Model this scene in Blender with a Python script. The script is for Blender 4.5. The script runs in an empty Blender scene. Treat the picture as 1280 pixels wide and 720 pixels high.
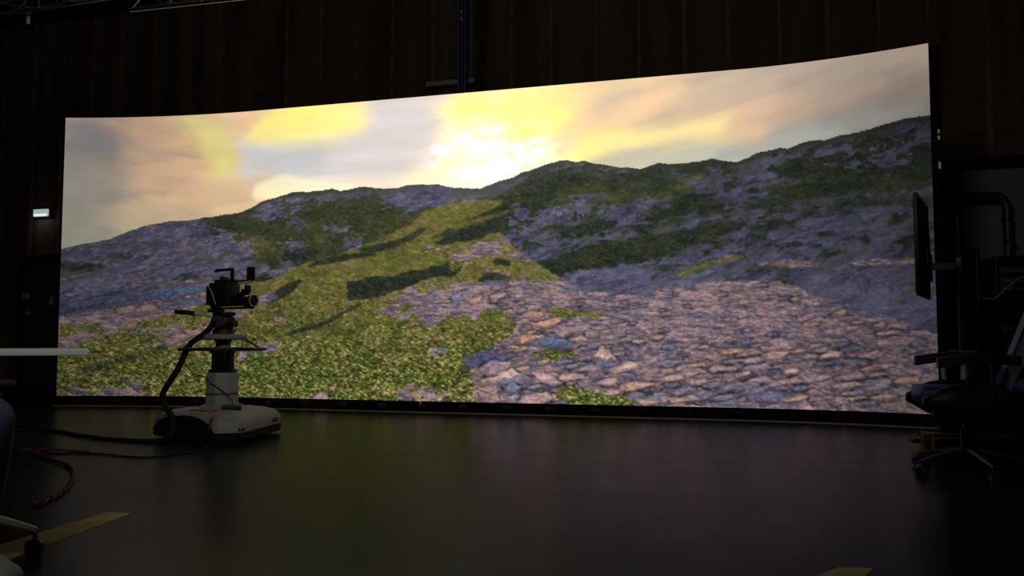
import bpy, bmesh, math, random
import numpy as np
from mathutils import Vector, Matrix

random.seed(4)
scene = bpy.context.scene
COL = scene.collection
PI = math.pi
rad = math.radians

# ------------------------------------------------------------------ camera, lights, exposure
cam_d = bpy.data.cameras.new('camera')
cam_d.sensor_width = 36.0
cam_d.lens = 1050 / 1280 * 36.0
cam_d.clip_end = 100
cam = bpy.data.objects.new('camera', cam_d); COL.objects.link(cam)
cam.location = (0, 0, 0.805)
cam.rotation_euler = (PI / 2 + math.atan(66 / 1050), 0, 0)
scene.camera = cam

scene.view_settings.view_transform = 'Standard'
scene.view_settings.look = 'None'
scene.view_settings.exposure = 0.0
scene.view_settings.gamma = 1.0
scene.view_settings.use_curve_mapping = False

world = bpy.data.worlds.new('world'); scene.world = world
world.use_nodes = True
world.node_tree.nodes['Background'].inputs['Color'].default_value = (0, 0, 0, 1)
world.node_tree.nodes['Background'].inputs['Strength'].default_value = 0.0

def area_light(name, loc, aim, size, power, color):
    d = bpy.data.lights.new(name, 'AREA'); d.energy = power; d.color = color; d.size = size
    o = bpy.data.objects.new(name, d); COL.objects.link(o); o.location = loc
    o.rotation_euler = (Vector(aim) - Vector(loc)).to_track_quat('-Z', 'Y').to_euler()
    return o
# dim house light behind the camera, plus an added narrow fill spot brightening the pedestal
area_light('house_light', (-2.2, -0.9, 5.2), (-1.0, 8.0, 1.5), 1.6, 45.0, (1.0, .93, .84))
sp = bpy.data.lights.new('pedestal_fill_spot', 'SPOT'); sp.energy = 260.0; sp.color = (1.0, .95, .85); sp.spot_size = rad(30); sp.spot_blend = .8; sp.shadow_soft_size = .15
spo = bpy.data.objects.new('pedestal_fill_spot', sp); COL.objects.link(spo); spo.location = (3.2, -1.2, 4.6)
spo.rotation_euler = (Vector((-2.5, 6.4, .5)) - spo.location).to_track_quat('-Z', 'Y').to_euler()

# ------------------------------------------------------------------ helpers
E1 = Vector((0.9615, -0.2750, 0)); E2 = Vector((0.2750, 0.9615, 0)); ORG = Vector((0, 9.26, 0))
def hall(u, w, z=0):
    "point in the hall's own axes: u along the LED wall, w away from the camera behind it"
    return ORG + E1 * u + E2 * w + Vector((0, 0, z))
HALL_ROT = math.atan2(E1.y, E1.x)

def material(name, color, rough=.6, metal=0., bump=0., scale=20., var=.15, emit=None, spec=.5):
    m = bpy.data.materials.new(name); m.use_nodes = True
    nt = m.node_tree; b = nt.nodes['Principled BSDF']
    tc = nt.nodes.new('ShaderNodeTexCoord')
    n = nt.nodes.new('ShaderNodeTexNoise'); n.inputs['Scale'].default_value = scale; n.inputs['Detail'].default_value = 4
    nt.links.new(tc.outputs['Object'], n.inputs['Vector'])
    r = nt.nodes.new('ShaderNodeValToRGB')
    r.color_ramp.elements[0].position = .3; r.color_ramp.elements[1].position = .7
    r.color_ramp.elements[0].color = tuple(c * (1 - var) for c in color) + (1,)
    r.color_ramp.elements[1].color = tuple(min(1, c * (1 + var)) for c in color) + (1,)
    nt.links.new(n.outputs['Fac'], r.inputs['Fac']); nt.links.new(r.outputs['Color'], b.inputs['Base Color'])
    b.inputs['Roughness'].default_value = rough; b.inputs['Metallic'].default_value = metal
    b.inputs['Specular IOR Level'].default_value = spec
    if bump:
        bp = nt.nodes.new('ShaderNodeBump'); bp.inputs['Strength'].default_value = bump; bp.inputs['Distance'].default_value = .004
        nt.links.new(n.outputs['Fac'], bp.inputs['Height']); nt.links.new(bp.outputs['Normal'], b.inputs['Normal'])
    if emit:
        b.inputs['Emission Color'].default_value = tuple(emit[:3]) + (1,); b.inputs['Emission Strength'].default_value = emit[3]
    return m

M = {
 'black_plastic': material('black_plastic', (.012, .012, .013), .45),
 'black_matte': material('black_matte', (.008, .008, .008), .85, spec=.2),
 'black_metal': material('black_metal', (.016, .016, .018), .38, .3),
 'rubber': material('rubber', (.012, .012, .012), .8, spec=.3),
 'pedestal_grey': material('pedestal_grey', (.30, .31, .29), .5, bump=.05, scale=60, var=.07),
 'pedestal_dark': material('pedestal_dark', (.055, .06, .055), .5, var=.1),
 'steel': material('steel', (.42, .43, .44), .32, .85),
 'aluminium': material('aluminium', (.55, .56, .57), .42, .6),
 'white_laminate': material('white_laminate', (.80, .84, .83), .45, var=.03),
 'pale_plastic': material('pale_plastic', (.42, .43, .43), .5, var=.06),
 'white_plastic': material('white_plastic', (.75, .78, .8), .4, var=.03),
 'denim': material('denim', (.13, .18, .26), .95, bump=.5, scale=140, var=.3, spec=.1),
 'dark_cloth': material('dark_cloth', (.02, .021, .025), .95, bump=.4, scale=90, spec=.1),
 'skin': material('skin', (.42, .26, .19), .55, var=.06),
 'hair': material('hair', (.03, .02, .014), .7),
 'shoe': material('shoe', (.30, .30, .30), .7, var=.08),
 'chair_fabric': material('chair_fabric', (.02, .02, .022), .9, bump=.4, scale=150),
 'brown_leather': material('brown_leather', (.045, .032, .026), .38, bump=.2, scale=60),
 'leatherette': material('leatherette', (.009, .009, .010), .5, spec=.3, bump=.2, scale=80),
 'blue_leatherette': material('blue_leatherette', (.035, .06, .30), .45, bump=.2, scale=80, var=.1),
 'yellow_tape': material('yellow_tape', (.34, .27, .03), .55, scale=9, var=.3),
 'yellow_wood': material('yellow_wood', (.16, .11, .03), .6, scale=12, var=.3),
 'red_cable': material('red_cable', (.20, .028, .016), .6),
 'orange_cord': material('orange_cord', (.5, .10, .03), .5),
 'blue_steel': material('blue_steel', (.13, .13, .36), .45, .1),
 'pale_wood': material('pale_wood', (.55, .52, .40), .6),
 'batten_wood': material('batten_wood', (.25, .145, .085), .6, scale=5, var=.35, spec=.2),
 'grey_wall': material('grey_wall', (.25, .28, .27), .85, scale=3, var=.1, spec=.2),
 'dark_pipe': material('dark_pipe', (.10, .105, .12), .4, .4),
 'door_paint': material('door_paint', (.05, .055, .08), .6, var=.08),
 'ceiling_black': material('ceiling_black', (.012, .012, .012), .95, spec=.1),
 'wall_dark': material('wall_dark', (.03, .028, .026), .9, scale=2, spec=.1),
 'paper': material('paper', (.55, .56, .58), .8, var=.05),
 'lamp_diffuser': material('lamp_diffuser', (.6, .65, .65), .5, emit=(.80, .95, .95, .42)),
 'red_light': material('red_light', (.4, .02, .03), .4, emit=(1, .04, .08, .35)),
 'green_light': material('green_light', (.1, .3, .2), .4, emit=(.3, 1, .7, .10)),
 'lens_glass': material('lens_glass', (.004, .004, .006), .08, spec=.8),
}

def wood_wall():
    m = bpy.data.materials.new('brown_boards'); m.use_nodes = True
    nt = m.node_tree; b = nt.nodes['Principled BSDF']
    tc = nt.nodes.new('ShaderNodeTexCoord'); mp = nt.nodes.new('ShaderNodeMapping')
    mp.inputs['Scale'].default_value = (1.6, 1.6, .12)
    n = nt.nodes.new('ShaderNodeTexNoise'); n.inputs['Scale'].default_value = 2.2; n.inputs['Detail'].default_value = 6
    r = nt.nodes.new('ShaderNodeValToRGB')
    r.color_ramp.elements[0].position = .32; r.color_ramp.elements[0].color = (.085, .052, .036, 1)
    r.color_ramp.elements[1].position = .70; r.color_ramp.elements[1].color = (.20, .145, .105, 1)
    nt.links.new(tc.outputs['Object'], mp.inputs['Vector']); nt.links.new(mp.outputs['Vector'], n.inputs['Vector'])
    nt.links.new(n.outputs['Fac'], r.inputs['Fac']); nt.links.new(r.outputs['Color'], b.inputs['Base Color'])
    b.inputs['Roughness'].default_value = .7; b.inputs['Specular IOR Level'].default_value = .2
    return m
M['brown_boards'] = wood_wall()

def floor_mat():
    m = bpy.data.materials.new('dark_studio_floor'); m.use_nodes = True
    nt = m.node_tree; b = nt.nodes['Principled BSDF']
    tc = nt.nodes.new('ShaderNodeTexCoord')
    n = nt.nodes.new('ShaderNodeTexNoise'); n.inputs['Scale'].default_value = 1.3; n.inputs['Detail'].default_value = 6
    r = nt.nodes.new('ShaderNodeValToRGB')
    r.color_ramp.elements[0].color = (.012, .0108, .0100, 1); r.color_ramp.elements[1].color = (.019, .0172, .0165, 1)
    nt.links.new(tc.outputs['Object'], n.inputs['Vector']); nt.links.new(n.outputs['Fac'], r.inputs['Fac'])
    # pale scuffs and specks of their own shape
    v = nt.nodes.new('ShaderNodeTexVoronoi'); v.inputs['Scale'].default_value = 2.6
    nt.links.new(tc.outputs['Object'], v.inputs['Vector'])
    lt = nt.nodes.new('ShaderNodeMath'); lt.operation = 'LESS_THAN'; lt.inputs[1].default_value = .022
    nt.links.new(v.outputs['Distance'], lt.inputs[0])
    mx = nt.nodes.new('ShaderNodeMix'); mx.data_type = 'RGBA'
    nt.links.new(lt.outputs[0], mx.inputs['Factor']); nt.links.new(r.outputs['Color'], mx.inputs[6])
    mx.inputs[7].default_value = (.11, .10, .09, 1)
    nt.links.new(mx.outputs[2], b.inputs['Base Color'])
    rr = nt.nodes.new('ShaderNodeMapRange')
    rr.inputs['To Min'].default_value = .20; rr.inputs['To Max'].default_value = .32
    n2 = nt.nodes.new('ShaderNodeTexNoise'); n2.inputs['Scale'].default_value = 3.5; n2.inputs['Detail'].default_value = 5
    nt.links.new(tc.outputs['Object'], n2.inputs['Vector'])
    nt.links.new(n2.outputs['Fac'], rr.inputs['Value']); nt.links.new(rr.outputs['Result'], b.inputs['Roughness'])
    b.inputs['Specular IOR Level'].default_value = .03
    return m
M['floor'] = floor_mat()

class MB:
    "collects shapes and links them as one mesh object"
    def __init__(self): self.bm = bmesh.new()
    def box(self, c, s, rot=None, bevel=0., seg=2):
        b = bmesh.new(); bmesh.ops.create_cube(b, size=1)
        bmesh.ops.scale(b, vec=s, verts=b.verts)
        if bevel: bmesh.ops.bevel(b, geom=list(b.edges), offset=bevel, segments=seg, affect='EDGES', profile=.5)
        return self.add(b, Matrix.Translation(c) @ (rot.to_4x4() if rot else Matrix()))
    def add(self, b, mat):
        bmesh.ops.transform(b, matrix=mat, verts=b.verts)
        me = bpy.data.meshes.new('tmp'); b.to_mesh(me); b.free(); self.bm.from_mesh(me); bpy.data.meshes.remove(me)
        return self
    def bar(self, a, b, s, bevel=0., up=(0, 0, 1)):
        "rectangular bar from a to b; s = (width, height)"
        a, b = Vector(a), Vector(b); d = (b - a); L = d.length; d.normalize()
        up = (0, 1, 0) if abs(d.dot(Vector(up))) > .98 else up; side = d.cross(Vector(up)).normalized(); u = side.cross(d)
        rot = Matrix((d, side, u)).transposed()
        return self.box((a + b) / 2, (L, s[0], s[1]), rot, bevel)
    def cyl(self, a, b, r0, r1=None, n=24):
        a, b = Vector(a), Vector(b); r1 = r0 if r1 is None else r1
        m = bmesh.new(); bmesh.ops.create_cone(m, cap_ends=True, segments=n, radius1=r0, radius2=r1, depth=(b - a).length)
        q = (b - a).to_track_quat('Z', 'Y').to_matrix().to_4x4()
        return self.add(m, Matrix.Translation((a + b) / 2) @ q)
    def sphere(self, c, r, s=(1, 1, 1), n=20):
        m = bmesh.new(); bmesh.ops.create_uvsphere(m, u_segments=n, v_segments=n // 2, radius=r)
        return self.add(m, Matrix.Translation(c) @ Matrix.Diagonal((*s, 1)))
    def lathe(self, prof, n=32, c=(0, 0, 0), axis=None):
        b = bmesh.new(); rings = []
        for r, z in prof:
            rings.append([b.verts.new((r * math.cos(2 * PI * i / n), r * math.sin(2 * PI * i / n), z)) for i in range(n)])
        for k in range(len(rings) - 1):
            for i in range(n):
                b.faces.new((rings[k][i], rings[k][(i + 1) % n], rings[k + 1][(i + 1) % n], rings[k + 1][i]))
        b.faces.new(rings[0][::-1]); b.faces.new(rings[-1])
        bmesh.ops.recalc_face_normals(b, faces=b.faces)
        q = Vector(axis).to_track_quat('Z', 'Y').to_matrix().to_4x4() if axis else Matrix()
        return self.add(b, Matrix.Translation(c) @ q)
    def loft(self, rings, cap=True, closed=False):
        b = bmesh.new(); vs = [[b.verts.new(p) for p in r] for r in rings]; n = len(vs[0]); K = len(vs)
        for k in range(K if closed else K - 1):
            for i in range(n):
                b.faces.new((vs[k][i], vs[k][(i + 1) % n], vs[(k + 1) % K][(i + 1) % n], vs[(k + 1) % K][i]))
        if cap and not closed: b.faces.new(vs[0][::-1]); b.faces.new(vs[-1])
        bmesh.ops.recalc_face_normals(b, faces=b.faces)
        return self.add(b, Matrix())
    def tube(self, pts, r, n=10, smooth=6, closed=False):
        P = [Vector(p) for p in pts]
        if smooth > 1:
            Q_ = []; N = len(P)
            for i in range(N if closed else N - 1):
                if closed: p0, p1, p2, p3 = P[i - 1], P[i], P[(i + 1) % N], P[(i + 2) % N]
                else: p0, p1, p2, p3 = P[max(i - 1, 0)], P[i], P[i + 1], P[min(i + 2, N - 1)]
                for k in range(smooth):
                    t = k / smooth
                    Q_.append(.5 * ((2 * p1) + (p2 - p0) * t + (2 * p0 - 5 * p1 + 4 * p2 - p3) * t * t + (3 * p1 - p0 - 3 * p2 + p3) * t ** 3))
            if not closed: Q_.append(P[-1])
            P = Q_
        rings = []; up = Vector((0, 0, 1)); N = len(P)
        for i, p in enumerate(P):
            if closed: t = (P[(i + 1) % N] - P[i - 1]).normalized()
            else: t = (P[min(i + 1, N - 1)] - P[max(i - 1, 0)]).normalized()
            s = t.cross(up)
            if s.length < 1e-3: s = t.cross(Vector((0, 1, 0)))
            s.normalize(); u = s.cross(t).normalized(); up = u
            rr = r(i / (N - 1)) if callable(r) else r
            rings.append([p + (s * math.cos(2 * PI * k / n) + u * math.sin(2 * PI * k / n)) * rr for k in range(n)])
        return self.loft(rings, closed=closed)
    def prism(self, poly, d0, d1, frame):
        "polygon in the frame's x, z plane pushed from d0 to d1 along the frame's y"
        b = bmesh.new()
        A = [b.verts.new((x, d0, z)) for x, z in poly]; B = [b.verts.new((x, d1, z)) for x, z in poly]
        n = len(poly); b.faces.new(A); b.faces.new(B[::-1])
        for i in range(n): b.faces.new((A[i], B[i], B[(i + 1) % n], A[(i + 1) % n]))
        bmesh.ops.recalc_face_normals(b, faces=b.faces)
        return self.add(b, frame)
    def xf(self, m):
        bmesh.ops.transform(self.bm, matrix=m, verts=self.bm.verts); return self
    def build(self, name, mat, parent=None, smooth=True, angle=40):
        me = bpy.data.meshes.new(name); self.bm.to_mesh(me); self.bm.free()
        me.materials.append(M[mat] if isinstance(mat, str) else mat)
        o = bpy.data.objects.new(name, me); COL.objects.link(o)
        if smooth and len(me.polygons):
            me.polygons.foreach_set('use_smooth', [True] * len(me.polygons))
            try: me.set_sharp_from_angle(angle=rad(angle))
            except Exception: pass
        if parent: o.parent = parent
        return o

def tag(o, label, cat, group=None, kind=None):
    o['label'] = label; o['category'] = cat
    if group: o['group'] = group
    if kind: o['kind'] = kind
    return o
def struct(o, label=None):
    o['kind'] = 'structure'
    if label: o['label'] = label
    return o
def thing(name, loc, rz, label, cat, group=None):
    e = bpy.data.objects.new(name, None); COL.objects.link(e); e.empty_display_size = .1
    e.location = loc; e.rotation_euler = (0, 0, rz)
    return tag(e, label, cat, group)
def copy_tree(o, parent=None):
    c = o.copy(); COL.objects.link(c); c.parent = parent
    for ch in [x for x in COL.objects if x.parent == o]: copy_tree(ch, c)
    return c
def skin(name, joints, edges, mat, parent=None, sub=2, root=0):
    "one continuous limb-like surface grown around a skeleton of joints ((x, y, z), radius)"
    me = bpy.data.meshes.new(name); me.from_pydata([j[0] for j in joints], edges, [])
    me.materials.append(M[mat]); o = bpy.data.objects.new(name, me); COL.objects.link(o)
    me.skin_vertices or me.attributes
    sm = o.modifiers.new('skin', 'SKIN'); sm.use_smooth_shade = True
    sv = me.skin_vertices[0].data if len(me.skin_vertices) else None
    for i, j in enumerate(joints):
        r = j[1]; sv[i].radius = (r, r) if not isinstance(r, tuple) else r
        sv[i].use_root = (i == root)
    s = o.modifiers.new('subdivision', 'SUBSURF'); s.levels = sub; s.render_levels = sub
    if parent: o.parent = parent
    return o

# ------------------------------------------------------------------ the hall
def slab_obj(name, pts, mat, label=None):
    b = MB(); vs = [b.bm.verts.new(p) for p in pts]; b.bm.faces.new(vs)
    return struct(b.build(name, mat, smooth=False), label)
U0, U1, W0, W1, ZC = -11.5, 9.5, -12.5, 2.6, 6.3
b = MB(); b.box((0, 0, -.05), (U1 - U0, W1 - W0, .1), None)
fl = struct(b.build('floor', 'floor', smooth=False), 'dark glossy studio floor')
fl.location = hall((U0 + U1) / 2, (W0 + W1) / 2); fl.rotation_euler = (0, 0, HALL_ROT)
def wall(name, a, b_, mat, thick=.15):
    A, B = hall(*a), hall(*b_); m = MB(); d = (B - A); L = d.length
    m.box((L / 2, thick / 2, ZC / 2), (L, thick, ZC))
    o = struct(m.build(name, mat, smooth=False)); o.location = A; o.rotation_euler = (0, 0, math.atan2(d.y, d.x)); return o
wall('wall_left', (U0, W0), (U0, W1), 'wall_dark')
wall('wall_right', (U1, W1), (U1, W0), 'wall_dark')
wall('wall_front', (U1, W0), (U0, W0), 'wall_dark')
m = MB(); m.box((0, 0, ZC + .05), (U1 - U0, W1 - W0, .1))
ce = struct(m.build('ceiling', 'ceiling_black', smooth=False)); ce.location = hall((U0 + U1) / 2, (W0 + W1) / 2); ce.rotation_euler = (0, 0, HALL_ROT)
# back wall: brown boards with upright battens and a rail
m = MB(); m2 = MB(); L = U1 - U0
m.box((L / 2, .08, ZC / 2), (L, .16, ZC))
x = .3; k = 0
while x < L:
    m2.box((x, -.012, ZC / 2), (.045 if k % 3 else .07, .024, ZC))
    x += (.62, .58, .66, .60)[k % 4]; k += 1
m.box((L / 2, -.009, 4.72), (L, .018, .07)); m.box((L / 2, -.009, 3.4), (L, .018, .07))
wb = struct(m.build('wall_back', 'brown_boards', smooth=False), 'dark brown boarded back wall with upright battens')
wb.location = hall(U0, W1); wb.rotation_euler = (0, 0, HALL_ROT)
tr = struct(m2.build('trim_1', 'batten_wood', smooth=False), 'upright wooden battens on the brown back wall'); tr.location = wb.location; tr.rotation_euler = wb.rotation_euler

# ------------------------------------------------------------------ the LED wall
def wall_y(x):
    return 10.16 - .286 * (x + 3.14) - .06 * np.maximum(0, -3.1 - x) ** 2 - .117 * np.maximum(0, x - 2.3) ** 2
XL, XR, ZB, ZH = -5.655, 3.95, .125, 3.5
_x = np.linspace(XL, XR, 4001); _y = wall_y(_x)
_s = np.concatenate([[0], np.cumsum(np.hypot(np.diff(_x), np.diff(_y)))]); LEN = float(_s[-1])
def along(s, off=0.):
    "point s metres along the curved wall, off metres behind its face"
    x = np.interp(s, _s, _x); y = np.interp(s, _s, _y)
    x2 = np.interp(np.clip(s + .02, 0, LEN), _s, _x); y2 = np.interp(np.clip(s + .02, 0, LEN), _s, _y)
    x1 = np.interp(np.clip(s - .02, 0, LEN), _s, _x); y1 = np.interp(np.clip(s - .02, 0, LEN), _s, _y)
    tx, ty = x2 - x1, y2 - y1; q = np.hypot(tx, ty)
    return x - ty / q * off, y + tx / q * off

# ---- the picture the LED wall shows, in panel units (1 unit = 1 cm; a to the right, b down from the top edge)
def Q(s):
    return [tuple(float(v) for v in p.split(',')) for p in s.split()]

def hash2(ix, iy, k):
    n = (ix.astype(np.int64) * 374761393 + iy.astype(np.int64) * 668265263 + k * 2147483647) & 0xffffffff
    n = ((n ^ (n >> 13)) * 1274126177) & 0xffffffff
    n = ((n ^ (n >> 16)) * 2246822519) & 0xffffffff
    return ((n ^ (n >> 15)) & 0xffffff) / float(0xffffff)

def vnoise(x, y, k=0):
    ix, iy = np.floor(x), np.floor(y)
    fx, fy = x - ix, y - iy
    fx = fx * fx * (3 - 2 * fx); fy = fy * fy * (3 - 2 * fy)
    a, b = hash2(ix, iy, k), hash2(ix + 1, iy, k)
    c, d = hash2(ix, iy + 1, k), hash2(ix + 1, iy + 1, k)
    return (a + (b - a) * fx) * (1 - fy) + (c + (d - c) * fx) * fy

def fbm(x, y, k=0, n=4, g=.55):
    s = 0; w = 1; t = 0
    for i in range(n):
        s = s + w * vnoise(x * 2 ** i + 17.3 * i, y * 2 ** i - 9.1 * i, k + i); t += w; w *= g
    return s / t

def voronoi(x, y, k=0):
    ix, iy = np.floor(x), np.floor(y)
    f1 = np.full(x.shape, 9.); f2 = np.full(x.shape, 9.)
    cid = np.zeros(x.shape); cx = np.zeros(x.shape); cy = np.zeros(x.shape)
    for dx in (-1, 0, 1):
        for dy in (-1, 0, 1):
            jx, jy = ix + dx, iy + dy
            qx = jx + hash2(jx, jy, k) - x; qy = jy + hash2(jx, jy, k + 7) - y
            d = np.abs(qx) * .55 + np.hypot(qx, qy) * .6
            c = hash2(jx, jy, k + 13)
            near = d < f1
            f2 = np.where(near, f1, np.minimum(f2, d))
            cid = np.where(near, c, cid); cx = np.where(near, qx, cx); cy = np.where(near, qy, cy)
            f1 = np.where(near, d, f1)
    return f1, f2, cid, cx, cy

def sdist(poly, x, y):
    "signed distance to a closed polygon, negative inside"
    d = np.full(x.shape, 1e9); ins = np.zeros(x.shape, bool)
    n = len(poly)
    for i in range(n):
        x0, y0 = poly[i]; x1, y1 = poly[(i + 1) % n]
        ex, ey = x1 - x0, y1 - y0
        t = np.clip(((x - x0) * ex + (y - y0) * ey) / (ex * ex + ey * ey + 1e-9), 0, 1)
        d = np.minimum(d, np.hypot(x - x0 - t * ex, y - y0 - t * ey))
        if y0 != y1:
            ins ^= ((y0 > y) != (y1 > y)) & (x < ex * (y - y0) / (y1 - y0) + x0)
    return np.where(ins, -d, d)

def sstep(e0, e1, x):
    t = np.clip((x - e0) / (e1 - e0), 0, 1)
    return t * t * (3 - 2 * t)

def lerp(a, b, m):
    if np.ndim(m) < np.ndim(a): m = m[..., None]
    return a + (np.asarray(b, float) - a) * m

RIDGE = Q("-16,173.9 0,166.8 13,163.8 33,159.7 59,155.8 79,147.9 102,139.1 132,134.0 164,132.7 202,128.3 235,125.0 249,120.2 262,113.9 273,110.5 289,107.3 306,103.7 322,104.0 343,104.1 359,101.5 370,104.5 380,103.5 395,101.0 406,102.0 418,105.0 441,104.7 454,102.6 476,103.2 494,103.7 505,107.1 520,109.2 544,110.8 555,107.3 567,103.4 581,100.6 592,94.9 600,93.9 616,89.5 627,86.1 643,84.0 652,86.7 663,86.5 673,89.7 689,93.3 700,96.1 710,95.8 723,98.7 733,95.9 742,94.2 757,95.1 774,94.8 790,93.2 798,92.0 810,94.8 822,96.8 834,93.4 842,88.9 854,87.3 866,86.2 874,87.3 885,83.4 897,80.8 914,80.9 923,78.8 942,76.5 953,74.3 967,72.3 981,69.9 995,68.8 1004,69.0 1019,68.7")

SKYPTS = Q("2,4.9 19,19.2 31,35.6 10,51.0 59,4.1 102,19.3 60,44.1 124,40.3 6,84.7 7,135.5 43,145.6 83,115.6 52,96.0 125,86.0 167,56.9 191,37.8 208,58.7 177,20.0 232,20.0 271,27.6 312,12.8 233,60.0 258,69.3 289,63.2 305,81.8 243,10.7 179,97.6 234,99.8 278,94.0 317,94.1 158,117.0 105,131.0 326,7.0 312,33.4 374,18.3 386,35.6 301,50.3 415,23.3 445,14.2 395,60.1 348,66.8 313,61.7 364,82.1 446,53.8 476,37.1 486,65.7 426,85.6 343,96.4 395,95.3 466,92.5 505,90.0 505,29.9 524,22.0 543,18.9 581,17.3 590,36.1 515,58.3 544,69.3 562,75.1 534,45.8 581,67.2 600,54.8 600,74.6 544,96.7 520,100.9 485,6.9 562,3.9 618,4.8 627,38.8 654,67.4 680,64.7 636,75.1 654,23.0 672,33.2 689,30.2 700,19.6 717,32.3 741,25.5 724,45.9 758,39.8 783,24.5 766,57.5 791,59.3 807,60.4 831,53.8 855,55.8 791,46.5 741,60.9 715,63.5 724,71.9 749,71.8 689,78.4 698,88.6 723,87.5 774,79.5 790,84.7 823,84.2 843,72.3 835,66.7 854,77.4 870,69.6 886,67.0 886,50.6 855,39.1 840,20.9 808,13.8 856,9.9 887,17.7 916,54.1 924,67.1 946,65.9 974,61.9 995,61.2 997,11.0 962,2.2 925,6.6 961,36.2 996,41.9")
SKYRGB = """a08874 7a7476 78746f 7c7774 a58c73 b9967a 7d756c bea07d 878276 7d7d70 8c8776 af9b80 8c8278 c3a082 c8a082 cdc078 d4cd7d c8af7d d7b996 ebdc6e fff26c d7b491 c6beb4 c6c2be cdcdcd e1b491 cda587 d7b48c ebd296 fff0be c8aa82 af9e7d fff278 fff578 ffeb82 ffdcaa ebd7aa d7cdc8 e1cdc8 dcd4d4 d0cdcd c8c8cd dcd4cd e1cdc8 f5d7c3 fadcbe ebdcc8 ffecbe fae1b9 ffebbe fff5be fff5aa fff282 fffa82 fff58c ffff8c ffffeb ffffff ffffff ffffc8 ffffb4 ffff8c ffffdc fffac8 ffffe1 ebd2c3 ffe1aa ffe196 fffa82 fff56e fff578 fffabe fadc96 f5cda0 dcb99b cdb99b f5cda0 e1b496 f0bea0 c8af96 c3af96 fad78c f5dc8c ebcd8c e1b496 dcb496 d7b496 ffeb82 fff082 f0cd9b d7be9b f0d796 cdbe9b c3bea5 b9b9a5 b4b6a5 a5ac9e cdaa8c e1be96 a5a596 a09b8c 96948a bea087 d7b496 b9a596 beac98 afa091 aa968a 8c827d 82827d 7d7a76 736c66 6e645c 968778 a08e7d a59482 8c7d73 7d7066""".split()

# clouds: (polygon, srgb, soft edge, strength)
CLOUDS = [
 ("2,9.0 29,13.1 70,27.8 124,39.2 174,53.2 124,51.5 60,46.1 19,41.8 -1,41.8", "706e72", 9, .55),
 ("1,86.7 31,89.8 83,94.3 131,99.2 73,106.3 7,102.0", "827f7a", 6, .5),
 ("105,119.9 158,111.0 234,109.7 257,113.6 191,122.0 126,126.4", "a99684", 7, .35),
 ("70,31.9 123,25.0 177,29.1 191,47.9 178,71.5 125,77.9 71,60.5", "c4a080", 14, .45),
 ("233,36.0 288,44.5 363,41.7 403,31.9 419,4.5 475,5.2 493,29.0 482,65.5 446,87.7 375,93.2 289,85.8 247,88.5 229,75.7 240,60.4", "cfc9c7", 13, .8),
 ("237,42.3 283,49.1 342,51.0 343,78.1 289,82.9 251,82.8 233,72.0 242,60.5", "b9bcbf", 12, .6),
 ("239,34.4 263,12.2 320,0.7 396,2.7 409,22.8 395,35.2 363,39.8 312,42.2 268,42.3", "ffea8e", 11, .6),
 ("161,4.0 190,7.5 215,31.0 225,57.6 216,79.1 194,86.1 194,62.1 182,37.4", "d4cd80", 9, .65),
 ("174,71.3 234,81.9 278,78.3 267,93.5 234,103.7 179,107.6", "d9b68e", 9, .5),
 ("256,96.9 284,88.4 302,86.5 322,90.5 354,95.0 385,101.4 375,108.5 256,110.7", "fff2c6", 5, .75),
 ("665,90.1 689,79.3 723,78.0 757,77.5 790,78.0 823,83.4 810,99.5 774,102.4 671,100.2", "b8b7a4", 7, .75),
 ("802,83.8 835,80.9 854,75.7 889,70.7 924,66.3 931,76.8 885,88.3 830,95.6 798,97.1", "a2a49c", 8, .75),
 ("909,69.4 946,61.1 975,57.2 996,57.3 995,66.5 945,77.0", "84847f", 9, .6),
 ("627,72.8 672,65.9 724,59.8 774,53.0 813,52.4 808,64.8 766,67.8 715,72.2 672,78.2", "ffe6a0", 8, .6),
 ("677,31.9 698,15.9 729,9.7 724,18.0 703,32.1 686,39.6", "c8b49c", 8, .6),
 ("724,54.6 749,39.1 791,23.5 856,12.4 863,21.6 799,42.9 757,57.0", "c4ae98", 10, .55),
 ("627,58.5 663,41.4 715,22.6 766,11.1 776,18.0 724,37.2 680,52.4 636,71.6", "f9cfa6", 8, .6),
 ("831,72.2 839,65.3 848,63.6 851,70.5 843,75.7", "e0b494", 4, .6),
 ("855,55.8 886,42.4 932,33.5 961,31.5 932,43.2 886,55.6", "bfa085", 9, .4),
]
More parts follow.
